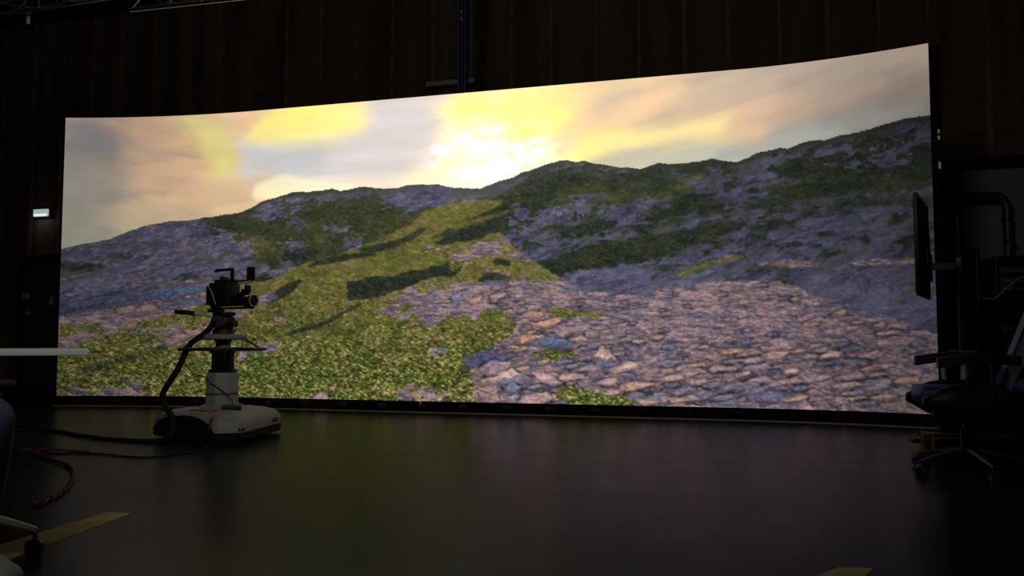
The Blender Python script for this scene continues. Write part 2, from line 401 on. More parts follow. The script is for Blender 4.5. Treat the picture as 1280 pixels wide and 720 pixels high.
# light on the landscape: (polygon, how lit 0..1, soft edge, ragged edge)
LIGHT = [
 ("224,123.1 267,107.2 322,102.1 416,103.0 581,109.6 570,130.6 506,168.0 427,193.3 345,210.2 236,188.5", .36, 14, 10),
 ("581,100.6 643,86.2 723,99.6 790,96.6 790,114.3 689,141.1 599,171.1 544,151.2", .2, 14, 8),
 ("-14,252.1 36,242.1 92,231.3 145,219.7 166,207.0 195,209.4 237,212.0 270,210.7 293,200.5 321,191.6 365,181.3 417,165.9 457,150.6 478,132.0 505,125.0 555,123.6 570,129.7 544,140.3 506,155.2 486,165.5 534,163.5 567,161.9 581,174.9 599,190.6 618,202.5 640,216.1 666,227.0 722,233.0 764,226.9 804,221.0 852,220.4 882,226.0 890,234.2 927,244.5 1016,281.3 1014,365.4 -19,374.9", 1, 2, 3),
 ("498,138.4 511,133.5 540,129.3 570,124.3 561,131.1 534,139.9 506,149.7 491,153.7", 1, 3, 3),
 ("506,151.5 544,143.9 576,138.0 564,142.1 544,149.4 520,154.8", .9, 3, 2),
 ("760,211.8 793,199.2 825,194.2 829,196.8 797,204.3 764,216.0", .85, 3, 2),
 ("844,203.0 864,201.2 891,203.0 906,206.7 890,208.6 860,208.4", .95, 3, 3),
 ("929,206.1 950,203.1 978,203.0 998,203.4 998,209.4 964,209.2 935,208.7", .9, 3, 3),
 ("213,148.5 269,156.2 291,172.5 258,177.3 225,168.6", .6, 8, 8),
 ("636,112.4 689,120.3 740,117.7 723,132.3 654,139.6 627,158.8 600,162.2", .45, 10, 8),
 ("723,130.6 790,105.0 798,112.2 757,130.5 727,146.2 710,154.1", .5, 6, 4),
 ("883,217.2 1018,218.6 1017,261.4 948,257.3 890,240.6", .35, 12, 14),
 # cast shadows
 ("378,217.5 380,212.8 417,207.0 437,208.4 506,193.5 511,205.4 491,208.6 447,223.3 417,233.0 383,235.3", .04, 1.5, 2.5),
 ("329,193.7 339,187.3 365,181.3 396,179.4 417,181.8 376,189.2 345,194.1", .12, 2, 2),
 ("293,182.2 307,172.9 332,170.8 346,177.9 323,186.8 300,190.1", .05, 2, 2),
 ("391,174.5 417,170.6 447,164.2 471,153.0 482,153.4 467,165.7 437,175.9 407,180.6", .2, 3, 2),
 ("486,170.1 506,164.3 530,160.6 558,160.7 544,167.4 520,171.2 496,172.2", .1, 2, 2),
 ("272,230.0 294,216.9 317,207.8 322,211.7 305,226.7 281,235.9", .1, 2, 2),
 ("540,215.9 549,206.2 564,205.7 581,213.1 577,220.2 553,221.5", .05, 1.5, 2),
 ("557,194.8 564,189.6 581,193.6 579,199.8 563,199.4", .08, 1.5, 2),
 ("303,271.5 346,260.3 397,237.4 399,240.2 351,265.1 306,276.3", .25, 2, 1.5),
 ("502,209.7 512,202.7 523,197.5 521,202.9 512,209.9", .1, 2, 2),
 ("28,315.8 120,291.9 173,276.1 175,280.0 120,297.8 49,319.7", .45, 3, 2),
]
# grass over rock: (polygon, grass share, soft edge, ragged edge)
GRASS = [
 ("169,130.4 235,123.5 263,112.9 284,111.9 314,124.9 364,108.0 416,108.6 436,130.2 466,135.2 506,133.2 553,124.4 581,106.0 600,103.3 595,117.4 581,161.5 563,178.8 506,204.4 447,207.6 324,209.8 269,189.3 246,159.4 202,150.2", .95, 12, 14),
 ("581,106.0 636,87.5 715,98.2 733,95.9 790,94.9 790,103.4 765,110.5 731,129.3 706,138.4 680,146.0 636,172.3 581,170.5", .86, 10, 12),
 ("590,157.4 636,145.9 671,140.4 706,141.9 732,124.1 765,110.5 773,121.9 740,143.3 714,162.0 688,170.6 636,182.8 590,184.1", .7, 8, 10),
 ("706,157.4 773,130.4 806,137.8 838,137.7 915,128.2 1008,131.7 1008,137.0 914,138.6 837,147.6 789,150.5 723,168.3", .7, 5, 6),
 ("636,188.0 688,174.0 773,168.4 805,159.5 829,162.1 789,177.3 739,194.4 688,203.3 627,212.3 599,197.6", 1, 5, 5),
 ("854,105.5 885,91.6 931,80.0 1002,70.6 1016,72.7 1014,121.0 930,115.9 885,120.1", .8, 8, 10),
 ("885,112.0 930,107.9 1009,105.2 1014,124.7 944,122.8 892,126.4", .9, 5, 6),
 ("854,127.0 892,123.1 930,124.6 966,124.9 1009,120.4 1009,129.4 944,132.3 900,133.4 853,135.2", .9, 4, 5),
 ("853,143.5 914,146.6 965,146.6 1008,147.5 1008,152.0 944,151.1 884,150.2", .7, 3, 4),
 ("876,149.7 929,151.6 936,156.9 891,158.7", .6, 4, 5),
 ("237,212.0 293,200.5 321,191.6 365,181.3 417,165.9 486,165.5 544,163.8 581,174.9 635,216.0 599,217.0 581,216.7 544,219.6 516,224.5 467,240.1 428,258.1 377,276.4 239,334.1 175,354.3 151,276.1 193,229.0", 1, 3, 5),
 ("-16,305.8 37,276.0 98,268.1 162,276.1 237,237.3 314,236.3 387,231.7 447,232.5 467,238.3 487,249.4 535,254.3 563,245.7 577,252.0 588,263.6 581,275.0 563,285.5 544,294.4 535,307.8 535,321.1 540,329.9 530,358.3 -10,355.3", 1, 3, 6),
 ("-1,260.1 47,260.1 67,268.1 -1,276.0", .9, 4, 5),
 ("88,264.1 130,252.3 161,242.6 188,236.9 189,252.6 130,268.2", .95, 4, 5),
 ("590,246.0 617,243.7 653,249.3 688,253.0 679,258.1 635,256.0 599,252.2", .9, 3, 4),
 ("599,276.8 635,281.1 626,288.1 595,290.7 581,287.3", .6, 4, 5),
 ("605,294.2 644,290.6 653,297.5 626,304.5 607,302.9", .85, 3, 5),
 ("628,333.8 653,330.0 687,337.9 713,344.2 721,360.7 670,357.7 635,345.7", .9, 3, 6),
 ("760,211.8 793,199.2 825,194.2 829,196.8 797,204.3 764,216.0", .9, 3, 3),
 ("805,207.8 883,205.1 913,209.4 852,213.9 809,214.5", .5, 3, 5),
 ("635,217.7 705,207.1 739,206.2 705,210.6 653,216.4", .5, 3, 3),
 ("-1,183.9 34,181.9 55,190.0 34,196.0 2,194.0", .7, 4, 6),
 ("64,174.0 96,172.2 94,180.2 67,182.0", .7, 4, 5),
 ("128,201.6 171,195.1 182,207.2 144,208.7", .7, 5, 6),
 ("95,158.1 170,153.3 181,167.5 117,174.4", .35, 8, 10),
 # rock showing through the grass
 ("885,88.3 916,84.8 945,86.5 967,92.2 959,100.7 930,100.8 900,101.1", .15, 5, 8),
 ("956,87.8 981,78.4 1015,75.7 1015,90.8 981,95.5 959,97.6", .25, 5, 8),
 ("959,99.2 981,98.6 994,101.8 987,107.1 966,104.7", .1, 4, 5),
 ("830,95.6 866,89.9 885,96.5 870,103.4 838,106.1", .15, 5, 6),
 ("930,107.9 959,107.0 980,110.9 959,113.3", .2, 4, 5),
 ("263,114.9 284,109.0 292,127.9 268,130.8 252,124.2", .1, 3, 5),
 ("244,125.9 284,123.7 301,134.1 281,139.1 255,134.2", .15, 3, 5),
 ("333,106.5 385,103.3 416,108.6 385,112.8 364,109.9", .3, 3, 4),
 ("416,104.9 454,102.1 505,105.7 544,111.3 572,107.3 595,95.9 600,98.0 581,111.4 544,121.3 505,121.3 481,122.9 451,123.4 426,114.8", .05, 3, 4),
 ("348,145.6 361,147.9 386,147.0 384,152.6 360,155.5 346,151.2", .05, 2, 4),
 ("378,161.8 398,164.4 392,171.7 380,169.5", .1, 2, 4),
 ("293,188.0 306,186.4 313,194.2 296,197.7", .02, 2, 3),
 ("280,160.5 301,161.2 328,169.8 304,172.8", .3, 4, 6),
 ("299,137.9 314,136.5 327,146.7 314,148.1", .2, 3, 5),
 ("581,132.9 592,129.8 600,140.8 589,147.5", .2, 3, 5),
 ("616,138.0 654,129.1 673,131.7 668,143.7 636,151.2 610,157.3 595,156.7", .04, 3, 5),
 ("618,177.0 581,170.5 563,169.8 599,167.5 636,167.0 653,174.6", .1, 3, 5),
 ("581,188.3 599,184.4 627,182.5 636,189.8 609,194.3", .35, 3, 5),
 ("697,141.5 723,132.3 736,138.0 714,153.4 699,160.6", .15, 3, 5),
 ("477,180.8 506,178.0 534,181.6 550,185.6 542,189.0 523,195.7 506,195.3 486,185.6", .3, 3, 6),
 ("534,177.9 549,172.1 570,175.5 581,186.5 561,187.7", .3, 3, 6),
 ("548,201.7 566,202.1 581,208.7 550,205.3", .35, 3, 5),
 ("438,236.1 457,227.1 487,224.0 520,228.1 549,233.9 544,244.6 506,251.4 487,256.7 467,258.3 487,249.4 457,243.6", .06, 3, 7),
 ("504,215.2 544,219.6 590,216.9 626,224.6 626,252.5 599,245.2 563,244.8 535,239.1 516,228.1", .08, 3, 7),
 ("107,286.0 151,276.1 196,260.5 238,258.7 197,276.1 141,287.9 110,291.9", .05, 3, 5),
 ("238,289.7 271,282.0 298,283.9 282,293.5 239,301.3", .03, 3, 4),
 ("189,258.5 233,241.2 286,224.5 290,228.4 248,245.2 203,262.5", .1, 3, 4),
 ("287,255.2 299,253.4 301,259.1 288,261.0", .1, 2, 3),
 ("461,133.2 505,125.9 563,122.2 583,119.5 574,136.2 525,150.4 476,154.1", .95, 5, 4),
 ("448,338.4 478,330.7 507,341.0 487,351.2 448,349.3", .1, 3, 6),
 ("335,347.7 349,341.9 360,347.3 362,354.7 333,355.2", .02, 2, 2),
 ("13,345.4 59,337.5 111,339.2 101,353.1 14,353.3", .2, 4, 8),
 ("482,289.2 499,289.2 499,298.2 485,296.4", .15, 2, 4),
 ("418,246.9 448,247.2 467,254.7 448,258.2", .35, 3, 6),
]
# named stones: (polygon, srgb)
STONES = [
 ("-4,237.1 42,230.1 99,221.3 147,214.7 192,211.3 192,218.2 112,233.4 61,243.1 -4,252.1", "4a5069"),
 ("124,238.4 156,232.6 196,230.0 196,235.0 156,240.6 129,242.4", "4d5470"),
 ("525,299.8 544,295.3 581,295.2 587,298.6 570,304.9 544,310.4 524,315.9", "454a6e"),
 ("544,313.9 555,305.0 581,303.1 576,313.6 554,320.9", "a28a92"),
 ("540,328.1 581,311.8 590,317.0 601,323.8 581,329.3", "b79a98"),
 ("565,324.3 599,320.4 605,325.5 572,331.2", "6a6d88"),
 ("586,278.5 617,275.0 619,277.7 592,285.5", "c69c8a"),
 ("599,285.5 621,276.8 649,282.0 646,290.6 626,288.9", "5d6788"),
 ("603,262.8 617,260.2 633,262.9 621,268.1 607,269.8", "b08c82"),
 ("568,347.0 572,338.2 583,334.5 588,341.4 585,350.1", "8f808c"),
 ("588,350.1 594,343.0 621,337.4 626,344.1 610,353.1", "c9a19a"),
 ("572,332.9 581,327.5 592,330.9 588,337.9 577,338.1", "7a7f92"),
 ("605,316.8 617,316.7 637,326.8 626,330.4 614,325.4", "c4a19e"),
 ("672,297.4 682,288.8 698,302.3 684,304.1", "d0a99c"),
 ("674,304.2 698,304.0 701,309.1 677,309.3", "6c7592"),
 ("646,280.3 660,276.8 665,280.3 655,283.7", "c8a096"),
 ("687,312.6 713,303.9 721,308.9 696,315.9", "cfae9f"),
 ("603,262.8 635,257.8 640,261.3 617,266.3", "d39f84"),
 ("590,255.7 608,250.6 626,252.5 610,255.8", "c49a8a"),
 ("335,354.3 341,345.8 349,341.9 358,348.2 362,354.7", "a98a84"),
 ("72,242.2 95,238.3 94,246.2 75,248.2", "9c7e76"),
 ("103,238.3 119,237.4 125,242.4 106,248.3", "a08076"),
 ("77,260.1 100,260.2 96,267.1 78,266.1", "a5836f"),
 ("162,269.2 183,267.3 186,273.2 169,275.1", "b08a7a"),
 ("125,228.4 145,218.7 171,216.0 195,219.2 161,224.8 134,232.5", "4f6280"),
 ("276,243.6 290,241.8 288,245.6 278,246.5", "b06a55"),
 ("509,231.6 521,228.2 523,235.4 512,237.0", "6f8fa8"),
 ("506,291.0 499,289.2 495,294.6 504,297.3", "6e8296"),
 ("555,232.3 572,228.9 576,232.6 561,237.7", "c79a86"),
 ("530,237.3 546,232.1 544,237.5 533,240.9", "c09584"),
]
DIMPTS = Q("-5,155.7 1,345.4 -10,13.2 57,256.1 184,305.5 236,178.7 344,162.6 347,332.6 506,168.0 507,330.3 636,128.3 635,259.5 635,345.7 723,175.1 763,260.4 762,343.3 853,138.5 843,260.9 883,205.1 923,103.2 928,183.2 955,262.1 1004,74.0 1002,187.8 1000,262.6 995,337.0 842,341.7")
DIM = [.66, .66, .7, .74, .88, .85, .95, .98, 1, 1, 1, 1, 1, .95, 1, 1, .88, .98, .86, .74, .76, .8, .5, .55, .62, .65, .95]  # screen brightness falloff put into the picture colours, darker towards both sides

def shepard(pts, vals, x, y, p=3.2, sx=1., soft=60.):
    num = 0; den = 0
    for (qx, qy), v in zip(pts, vals):
        w = 1. / (((x - qx) * sx) ** 2 + (y - qy) ** 2 + soft) ** (p / 2)
        num = num + w[..., None] * np.asarray(v, float); den = den + w
    return num / den[..., None]

def hexrgb(h):
    return np.array([int(h[i:i + 2], 16) / 255. for i in (0, 2, 4)])

def paint(a, b):
    "srgb 0..1 picture at panel coordinates a, b (arrays)"
    # sky: soft streaky clouds
    wa = a + 26 * (fbm(a / 60, b / 22, 3) - .5); wb = b + 12 * (fbm(a / 55, b / 20, 9) - .5)
    sky = shepard(SKYPTS, [hexrgb(h) for h in SKYRGB], wa, wb, 3.6, .75, 190)
    st = fbm(a / 80 + b / 70, b / 13 + ((a - 430) ** 2) / 46000., 21, 4) - .5
    sky = sky * (1 + .12 * st)[..., None] + (st * .03)[..., None] * np.array([1, .2, -1])
    for s, h, soft, op in CLOUDS:
        p = Q(s); xs, ys = zip(*p)
        m = (a > min(xs) - 60) & (a < max(xs) + 60) & (b > min(ys) - 60) & (b < max(ys) + 60)
        d = sdist(p, wa[m] * .5 + a[m] * .5, wb[m] * .6 + b[m] * .4) + 16 * st[m]
        k = sstep(soft * 1.3, -soft * .9, d) * op
        sky[m] = sky[m] + (hexrgb(h) * (1 + .10 * st[m])[..., None] - sky[m]) * k[..., None]
    sun = np.exp(-(((a - SUN[0][0]) / 52) ** 2 + ((b - SUN[0][1]) / 24) ** 2))
    fl = fbm(a / 20, b / 13, 33, 3)
    sky = sky + (sun * (np.maximum(fl - .38, 0) * 1.5 - .04))[..., None] * np.array([.5, .55, 1.9])
    sky = np.clip(sky * (1 + .07 * np.exp(-((a - SUN[0][0]) / 330) ** 2))[..., None] + .012, 0, 1)
    # land
    rx, ry = zip(*RIDGE)
    ridge = np.interp(a, rx, ry) + 2.4 * (fbm(a / 14, a * 0, 41, 4) - .5)
    land = b > ridge
    depth = np.clip((b - 130) / 220, .03, 1)                       # picture perspective: fine far off, coarse at the foot
    n1 = fbm(a / 24, b / 11, 51, 4) - .5; n2 = fbm(a / 7, b / 4, 61, 3) - .5; n3 = fbm(a / 2.6, b / 2.0, 71, 3) - .5
    n4 = fbm(a / 3.2 + b / 9, b / 1.6, 81, 2) - .5
    cc = b + .24 * a + 14 * n1                                     # strata run up to the right
    n6 = fbm(a / 22, cc / 4.2, 161, 4) - .5; n7 = fbm(a / 48, cc / 11, 171, 3) - .5
    n8 = fbm(a / 11 + 40, cc / 5.5, 191, 4, .7) - .5
    L = np.full(a.shape, .12); G = .08 + .30 * sstep(660, 760, a) * sstep(250, 190, b)
    for s, v, soft, rag in LIGHT:
        p = Q(s); xs, ys = zip(*p)
        m = (a > min(xs) - 40) & (a < max(xs) + 40) & (b > min(ys) - 40) & (b < max(ys) + 40)
        d = sdist(p, a[m], b[m]) + rag * (n1[m] * 1.2 + n2[m] * 1.6)
        L[m] = L[m] + (v - L[m]) * sstep(soft, -soft, d)
    for s, v, soft, rag in GRASS:
        p = Q(s); xs, ys = zip(*p)
        m = (a > min(xs) - 40) & (a < max(xs) + 40) & (b > min(ys) - 40) & (b < max(ys) + 40)
        d = sdist(p, a[m], b[m]) + rag * (n1[m] * 1.6 + n2[m] * 1.6 + n6[m] * 3.4 + n8[m] * 3.2)
        G[m] = G[m] + (v - G[m]) * sstep(soft, -soft, d)
    G = np.clip(G + .9 * n1 * (1 - np.abs(G - .5) * 1.2) + .5 * n2 * (1 - np.abs(G - .5) * 1.6), 0, 1)
    gm = sstep(.28, .72, G + (.9 * n6 + 1.3 * n8) * (1 - 1.3 * np.abs(G - .5)) + .2 * n3)
    L = np.clip(L * (1 + .35 * n1), 0, 1)
    # rock: slabs and pebbles in perspective
        # far stones look flatter and smaller: stretch the height of the cells with the picture's depth
    pb = 250 * np.log(np.clip(b - 100, 12, None))
    def slabs(size, k):
        warp = 1.3 * size * n2
        return voronoi((a + 1.6 * warp + b * .6) / (size * 2.7), (pb + .5 * warp - .10 * a) / (size * 1.0), k)
    f1, f2, c1, x1, y1 = slabs(9.5, 5)
    g1, g2, c2, x2, y2 = slabs(3.4, 15)
    wbig = sstep(.55, .95, depth + .5 * n1)
    big = np.clip((fbm(a / 26, b / 10, 91, 3) - .42) * 8, 0, 1) * wbig
    cell = c2 + (c1 - c2) * big
    gap = sstep(.02, .16, (g2 - g1)) * (1 - big) + sstep(.02, .11, (f2 - f1)) * big
    up = y2 * (1 - big) + y1 * big
    facet = np.clip(.5 + .75 * up + 1.2 * n3 * (1 - .5 * big), 0, 1)
    cool = np.array([.335, .33, .425]); coolhi = np.array([.50, .495, .585]); cooldk = np.array([.175, .17, .225])
    warm = np.array([.70, .57, .57]); warmhi = np.array([.86, .70, .66]); slate = np.array([.40, .41, .53])
    n5 = fbm(a / 4.5 + b / 3., b / 2.2, 101, 3) - .5
    shr = lerp(lerp(np.broadcast_to(cool, a.shape + (3,)), coolhi, np.clip(.5 * n7 + 1.3 * n6 + .8 * n3 + .5 * n5, 0, 1)), cooldk, np.clip(-1.4 * n6 - .7 * n3 - .6 * n5 - .9 * n7, 0, 1) * 1.2)
    shr = lerp(shr, np.array([.25, .26, .19]), np.clip(n7 * 2.4 + n2 * .8 - .1, 0, .7))
    speck = sstep(.56, .74, fbm(a / 5.5 + b / 5, b / 2.6, 111, 3) + .25 * n1 + .2 * n6) * sstep(520, 300, a)
    shr = lerp(shr, np.array([.62, .52, .50]), speck * .5)
    peb = fbm((a + .6 * b) / 13, (pb - .1 * a) / 4.2, 181, 5, .75)           # loose small stones
    cel = .5 * c2 + .5 * np.clip(.5 + .8 * y2, 0, 1)
    pebs = np.clip((sstep(.30, .56, peb) * .5 + sstep(.46, .70, peb) * .5) * .62 + cel * .45 - .04, 0, 1)
    slab = sstep(.2, .8, c1 * .6 + facet * .45)
    tone = pebs * (1 - big) + (slab * .7 + pebs * .3) * big
    edge = (1 - sstep(.0, .10, f2 - f1)) * big * .55
    ltr = lerp(np.broadcast_to(slate * .74, a.shape + (3,)), np.array([.53, .465, .50]), sstep(0, .45, tone))
    ltr = lerp(ltr, warm, sstep(.36, .72, tone))
    ltr = lerp(ltr, warmhi, sstep(.66, .95, tone) * sstep(-.15, .25, n2 + n5))
    ltr = ltr * (1 - edge)[..., None] * (.88 + .4 * n3)[..., None]
    ltr = lerp(ltr, slate * .8, np.clip(n2 * 1.6 - n5 * 1.4 - .1, 0, .7))
    ltr = lerp(ltr, np.array([.66, .52, .46]), np.clip(n1 * 1.5 + n5 - .15, 0, .6))
    rock = lerp(shr, ltr, sstep(.3, .8, L + .25 * n3))
    # grass: blades, dry tufts
    blade = fbm(a / 2.4 + b / 2.6, b / 1.9, 121, 3) - .5
    blade2 = fbm(a / 2.8 - b / 2.4, b / 2.2, 131, 3) - .5
    bl = (blade + blade2) * (.55 + .75 * depth)
    tuft = fbm(a / 9, b / 4.5, 141, 3) - .5
    hue = fbm(a / 26, b / 12, 151, 3) - .5
    far = sstep(.85, .35, depth)
    lg = lerp(np.broadcast_to(np.array([.325, .335, .16]), a.shape + (3,)), np.array([.37, .355, .185]), far)
    lg = lerp(lg, np.array([.235, .30, .125]), np.clip(-hue * 2.2 + .08 - far * .3, 0, .7))
    lg = lerp(lg, np.array([.45, .38, .25]), np.clip(hue * 1.8 + tuft * 1.2 - .05, 0, .7) * (1 - .4 * far))
    lg = lerp(lg, np.array([.62, .53, .36]), sstep(.24, .5, bl + .5 * tuft) * .45 * (1 - .6 * far))
    lg = lg * (1.06 + .04 * far)[..., None] * np.clip(1 + 1.2 * bl * (1 - .45 * far) + .35 * tuft, .45, 1.45)[..., None]
    sg = lerp(np.broadcast_to(np.array([.16, .19, .155]), a.shape + (3,)), np.array([.235, .24, .155]), np.clip(hue * 2 + .3, 0, 1) * .6)
    sg = sg * np.clip(1 + .8 * bl + .45 * tuft + .5 * n3, .5, 1.5)[..., None]
    grass = lerp(sg, lg, sstep(.05, .95, L))
    img = lerp(rock, grass, gm)
    crest = sstep(9, 1, b - ridge + 10 * n2) * (1 - .8 * np.exp(-((a - CREST[0][0]) / 70) ** 4)) * sstep(120, 260, a)
    img = lerp(img, np.array([.19, .215, .16]), crest * .75)
    stones = [(Q(s), h) for s, h in STONES]
    rs = np.random.RandomState(11)
    tones = "c39f98 b79490 a88c90 8f8594 757a92 5b6382 cdaa9c d3a68c 9a8c96 6a6f8a".split()
    for i in range(300):                                           # scattered slabs, larger towards the foot of the picture
        t = rs.rand() ** .8; cy = 222 + 122 * t; cx = rs.uniform(560 - 10 * t, 1005)
        w = (3.5 + 13 * t ** 1.6) * rs.uniform(.6, 1.5); h = w * rs.uniform(.16, .30); k = rs.randint(4, 7); ph = rs.rand() * 6
        stones.insert(0, ([(cx + w * math.cos(ph + 6.283 * j / k) * rs.uniform(.6, 1.25) + .25 * h, cy - h * math.sin(ph + 6.283 * j / k) * rs.uniform(.6, 1.25) - .12 * w * math.cos(ph + 6.283 * j / k)) for j in range(k)], tones[rs.randint(len(tones))]))
    for i, (p, h) in enumerate(stones):
        xs, ys = zip(*p)
        m = (a > min(xs) - 20) & (a < max(xs) + 20) & (b > min(ys) - 20) & (b < max(ys) + 20)
        free = 1. if i >= 300 else ((1 - gm) * sstep(.3, .7, L))[m]
        wb_ = 1. if i >= 300 else .45
        d = sdist(p, a[m], b[m]) + wb_ * (5 * n2[m] + 3 * n3[m] + 4 * n6[m])
        k = sstep(1.4, -1.6, d); e = sstep(3, 0, np.abs(d - 1.2)) * (d > 0)
        c = hexrgb(h) * (1 + .6 * n3[m] + .6 * n2[m] + .5 * n6[m] + .02 * (np.mean(ys) - b[m]))[..., None]
        px = img[m] * (1 - .2 * e * free)[..., None]
        img[m] = px + (c - px) * (k * (.8 if i >= 300 else .66) * free)[..., None]
    dim = shepard(DIMPTS, [[v] for v in DIM], a, b, 3., .8, 900)[..., 0]
    img = np.clip(img, 0, 1) * dim[..., None]
    haze = np.clip((ridge + 26 - b) / 30, 0, 1) * .22 * np.exp(-((a - SUN[0][0]) / 300) ** 2)
    img = lerp(img, np.array([.50, .48, .50]), haze * land)
    out = np.where(land[..., None], img, sky)
    return np.clip(out, 0, 1)
SUN = Q("555,70.0")
CREST = Q("491,107.7")


led = thing('led_wall', (0, 9.26, 0), 0, 'wide curved LED wall showing a sunlit rocky mountain landscape', 'led wall')
led_inv = Vector((0, -9.26, 0))
NU, NV = 1120, 392
ss = np.linspace(0, LEN, NU); tt = np.linspace(0, ZH, NV)                  # tt: metres down from the top edge
SS, TT = np.meshgrid(ss, tt)
pic = paint(SS * 100, TT * 100)
lin = np.where(pic <= .04045, pic / 12.92, ((pic + .055) / 1.055) ** 2.4)
gx, gy = along(ss)
co = np.empty((NV, NU, 3)); co[..., 0] = gx; co[..., 1] = gy - 9.26; co[..., 2] = (ZB + ZH - tt)[:, None]
me = bpy.data.meshes.new('display')
ii = np.arange(NV * NU).reshape(NV, NU)
quads = np.stack([ii[:-1, :-1], ii[1:, :-1], ii[1:, 1:], ii[:-1, 1:]], -1).reshape(-1, 4)
me.vertices.add(NV * NU); me.vertices.foreach_set('co', co.reshape(-1).astype(np.float32))
me.loops.add(quads.size); me.loops.foreach_set('vertex_index', quads.reshape(-1).astype(np.int32))
me.polygons.add(len(quads)); me.polygons.foreach_set('loop_start', np.arange(0, quads.size, 4, dtype=np.int32))
me.update(calc_edges=True)
ca = me.color_attributes.new('picture', 'FLOAT_COLOR', 'POINT')
rgba = np.ones((NV * NU, 4), np.float32); rgba[:, :3] = lin.reshape(-1, 3)
ca.data.foreach_set('color', rgba.reshape(-1))
dm = bpy.data.materials.new('led_display'); dm.use_nodes = True; nt = dm.node_tree
bs = nt.nodes['Principled BSDF']; at = nt.nodes.new('ShaderNodeVertexColor'); at.layer_name = 'picture'
bs.inputs['Base Color'].default_value = (.004, .004, .004, 1); bs.inputs['Roughness'].default_value = .7
bs.inputs['Specular IOR Level'].default_value = .1
nt.links.new(at.outputs['Color'], bs.inputs['Emission Color']); bs.inputs['Emission Strength'].default_value = 1.0
dm.cycles.emission_sampling = 'NONE'
me.materials.append(dm)
disp = bpy.data.objects.new('display', me); COL.objects.link(disp); disp.parent = led
disp['label'] = 'lit picture of a rocky mountainside at sunset'

def wall_strip(name, mat, o0, o1, z0, z1, s0=0., s1=None, n=80):
    s1 = LEN if s1 is None else s1; b_ = MB(); rings = []
    for s in np.linspace(s0, s1, n):
        xa, ya = along(s, o0); xb, yb = along(s, o1)
        rings.append([(xa, ya - 9.26, z0), (xb, yb - 9.26, z0), (xb, yb - 9.26, z1), (xa, ya - 9.26, z1)])
    b_.loft(rings); return b_.build(name, mat, led, smooth=False)
wall_strip('cabinet', 'black_matte', .004, .09, ZB, ZB + ZH)               # the panels' dark backs
wall_strip('plinth', 'black_matte', .02, .45, 0, ZB - .002)
for s in np.arange(.25, LEN, .5):                                          # dark feet and cable boxes along the plinth
    xa, ya = along(s, .012)
    b_ = MB(); b_.box((xa, ya - 9.26, .06), (.12, .05, .05 + .03 * random.random()), None, .006)
    b_.build('cable_box', 'black_plastic', led)
xa, ya = along(4.73, .008)
b_ = MB(); b_.box((xa, ya - 9.26, .085), (.012, .012, .075), None, .003); o = b_.build('indicator_light', 'red_light', led); o['label'] = 'thin red indicator light'
for s in np.arange(.6, LEN, 1.25):                                         # steel legs behind the wall
    p0 = along(s, .5); p1 = along(s, .11)
    b_ = MB(); b_.bar((p0[0], p0[1] - 9.26, 0), (p0[0], p0[1] - 9.26, 3.5), (.05, .05)); b_.bar((p0[0], p0[1] - 9.26, 3.2), (p1[0], p1[1] - 9.26, 3.2), (.04, .04))
    b_.bar((p0[0], p0[1] - 9.26, .15), (p1[0], p1[1] - 9.26, .15), (.04, .04)); b_.build('support_leg', 'black_metal', led)
xa, ya = along(LEN - .01, .06)
b_ = MB(); b_.box((xa + .055, ya - 9.26 + .02, 1.86), (.06, .12, 3.5), None, .004)
ef = b_.build('edge_frame', 'black_plastic', led)
for z in (2.78, 2.72, 2.47, 2.44):
    b_ = MB(); b_.box((xa + .055, ya - 9.26 - .043, z), (.016, .012, .035), None, .002); b_.build('status_light', 'green_light', ef)
# added pale strip standing in for the floor's sheen along the wall foot
b_ = MB(); rings = []
for s in np.linspace(-.0, LEN, 80):
    q = [along(s, o_) for o_ in (-.10, -.055)]
    rings.append([(q[0][0], q[0][1], .0005), (q[1][0], q[1][1], .0005), (q[1][0], q[1][1], .012), (q[0][0], q[0][1], .004)])
b_.loft(rings); tag(b_.build('sheen_strip', 'aluminium', smooth=False), 'thin pale strip standing in for floor sheen along the foot of the LED wall', 'strip')

# ------------------------------------------------------------------ things behind and above the LED wall
def column():
    c = (-0.628, 10.584, 2.080); t = thing('steel_column', (c[0], c[1], 0), HALL_ROT, 'thin dark blue steel column rising behind the LED wall', 'column')
    b_ = MB(); b_.box((0, 0, ZC / 2), (.014, .09, ZC)); b_.build('web', 'blue_steel', t, smooth=False)
    for sx in (-.045, .045):
        b_ = MB(); b_.box((sx, 0, ZC / 2), (.018, .12, ZC), None, .002); b_.build('flange', 'blue_steel', t, smooth=False)
    b_ = MB(); b_.box((0, 0, .01), (.22, .22, .02)); b_.build('base_plate', 'blue_steel', t, smooth=False)
    for z in (4.92, 5.02):
        b_ = MB(); b_.box((.0, -.065, z), (.025, .02, .05), None, .004); o = b_.build('clip', 'aluminium', t); o['label'] = 'small pale metal clip'
column()
# pale ledge on the back wall beside the column
c0 = Vector((-1.257, 12.240, 4.569)); c1 = Vector((-0.525, 12.031, 4.593))
t = thing('wall_ledge', (c0 + c1) / 2, HALL_ROT, 'short pale wooden ledge high on the brown back wall', 'ledge')
Lh = (c1 - c0).length
b_ = MB(); b_.box((0, 0, 0), (Lh, .13, .07), None, .004); b_.build('board', 'pale_wood', t)
for sx in (-.4, .4):
    b_ = MB(); b_.bar((sx * Lh, .05, -.17), (sx * Lh, .05, -.03), (.03, .02)); b_.bar((sx * Lh, .055, -.16), (sx * Lh, -.04, -.035), (.02, .02)); b_.build('bracket', 'black_metal', t)

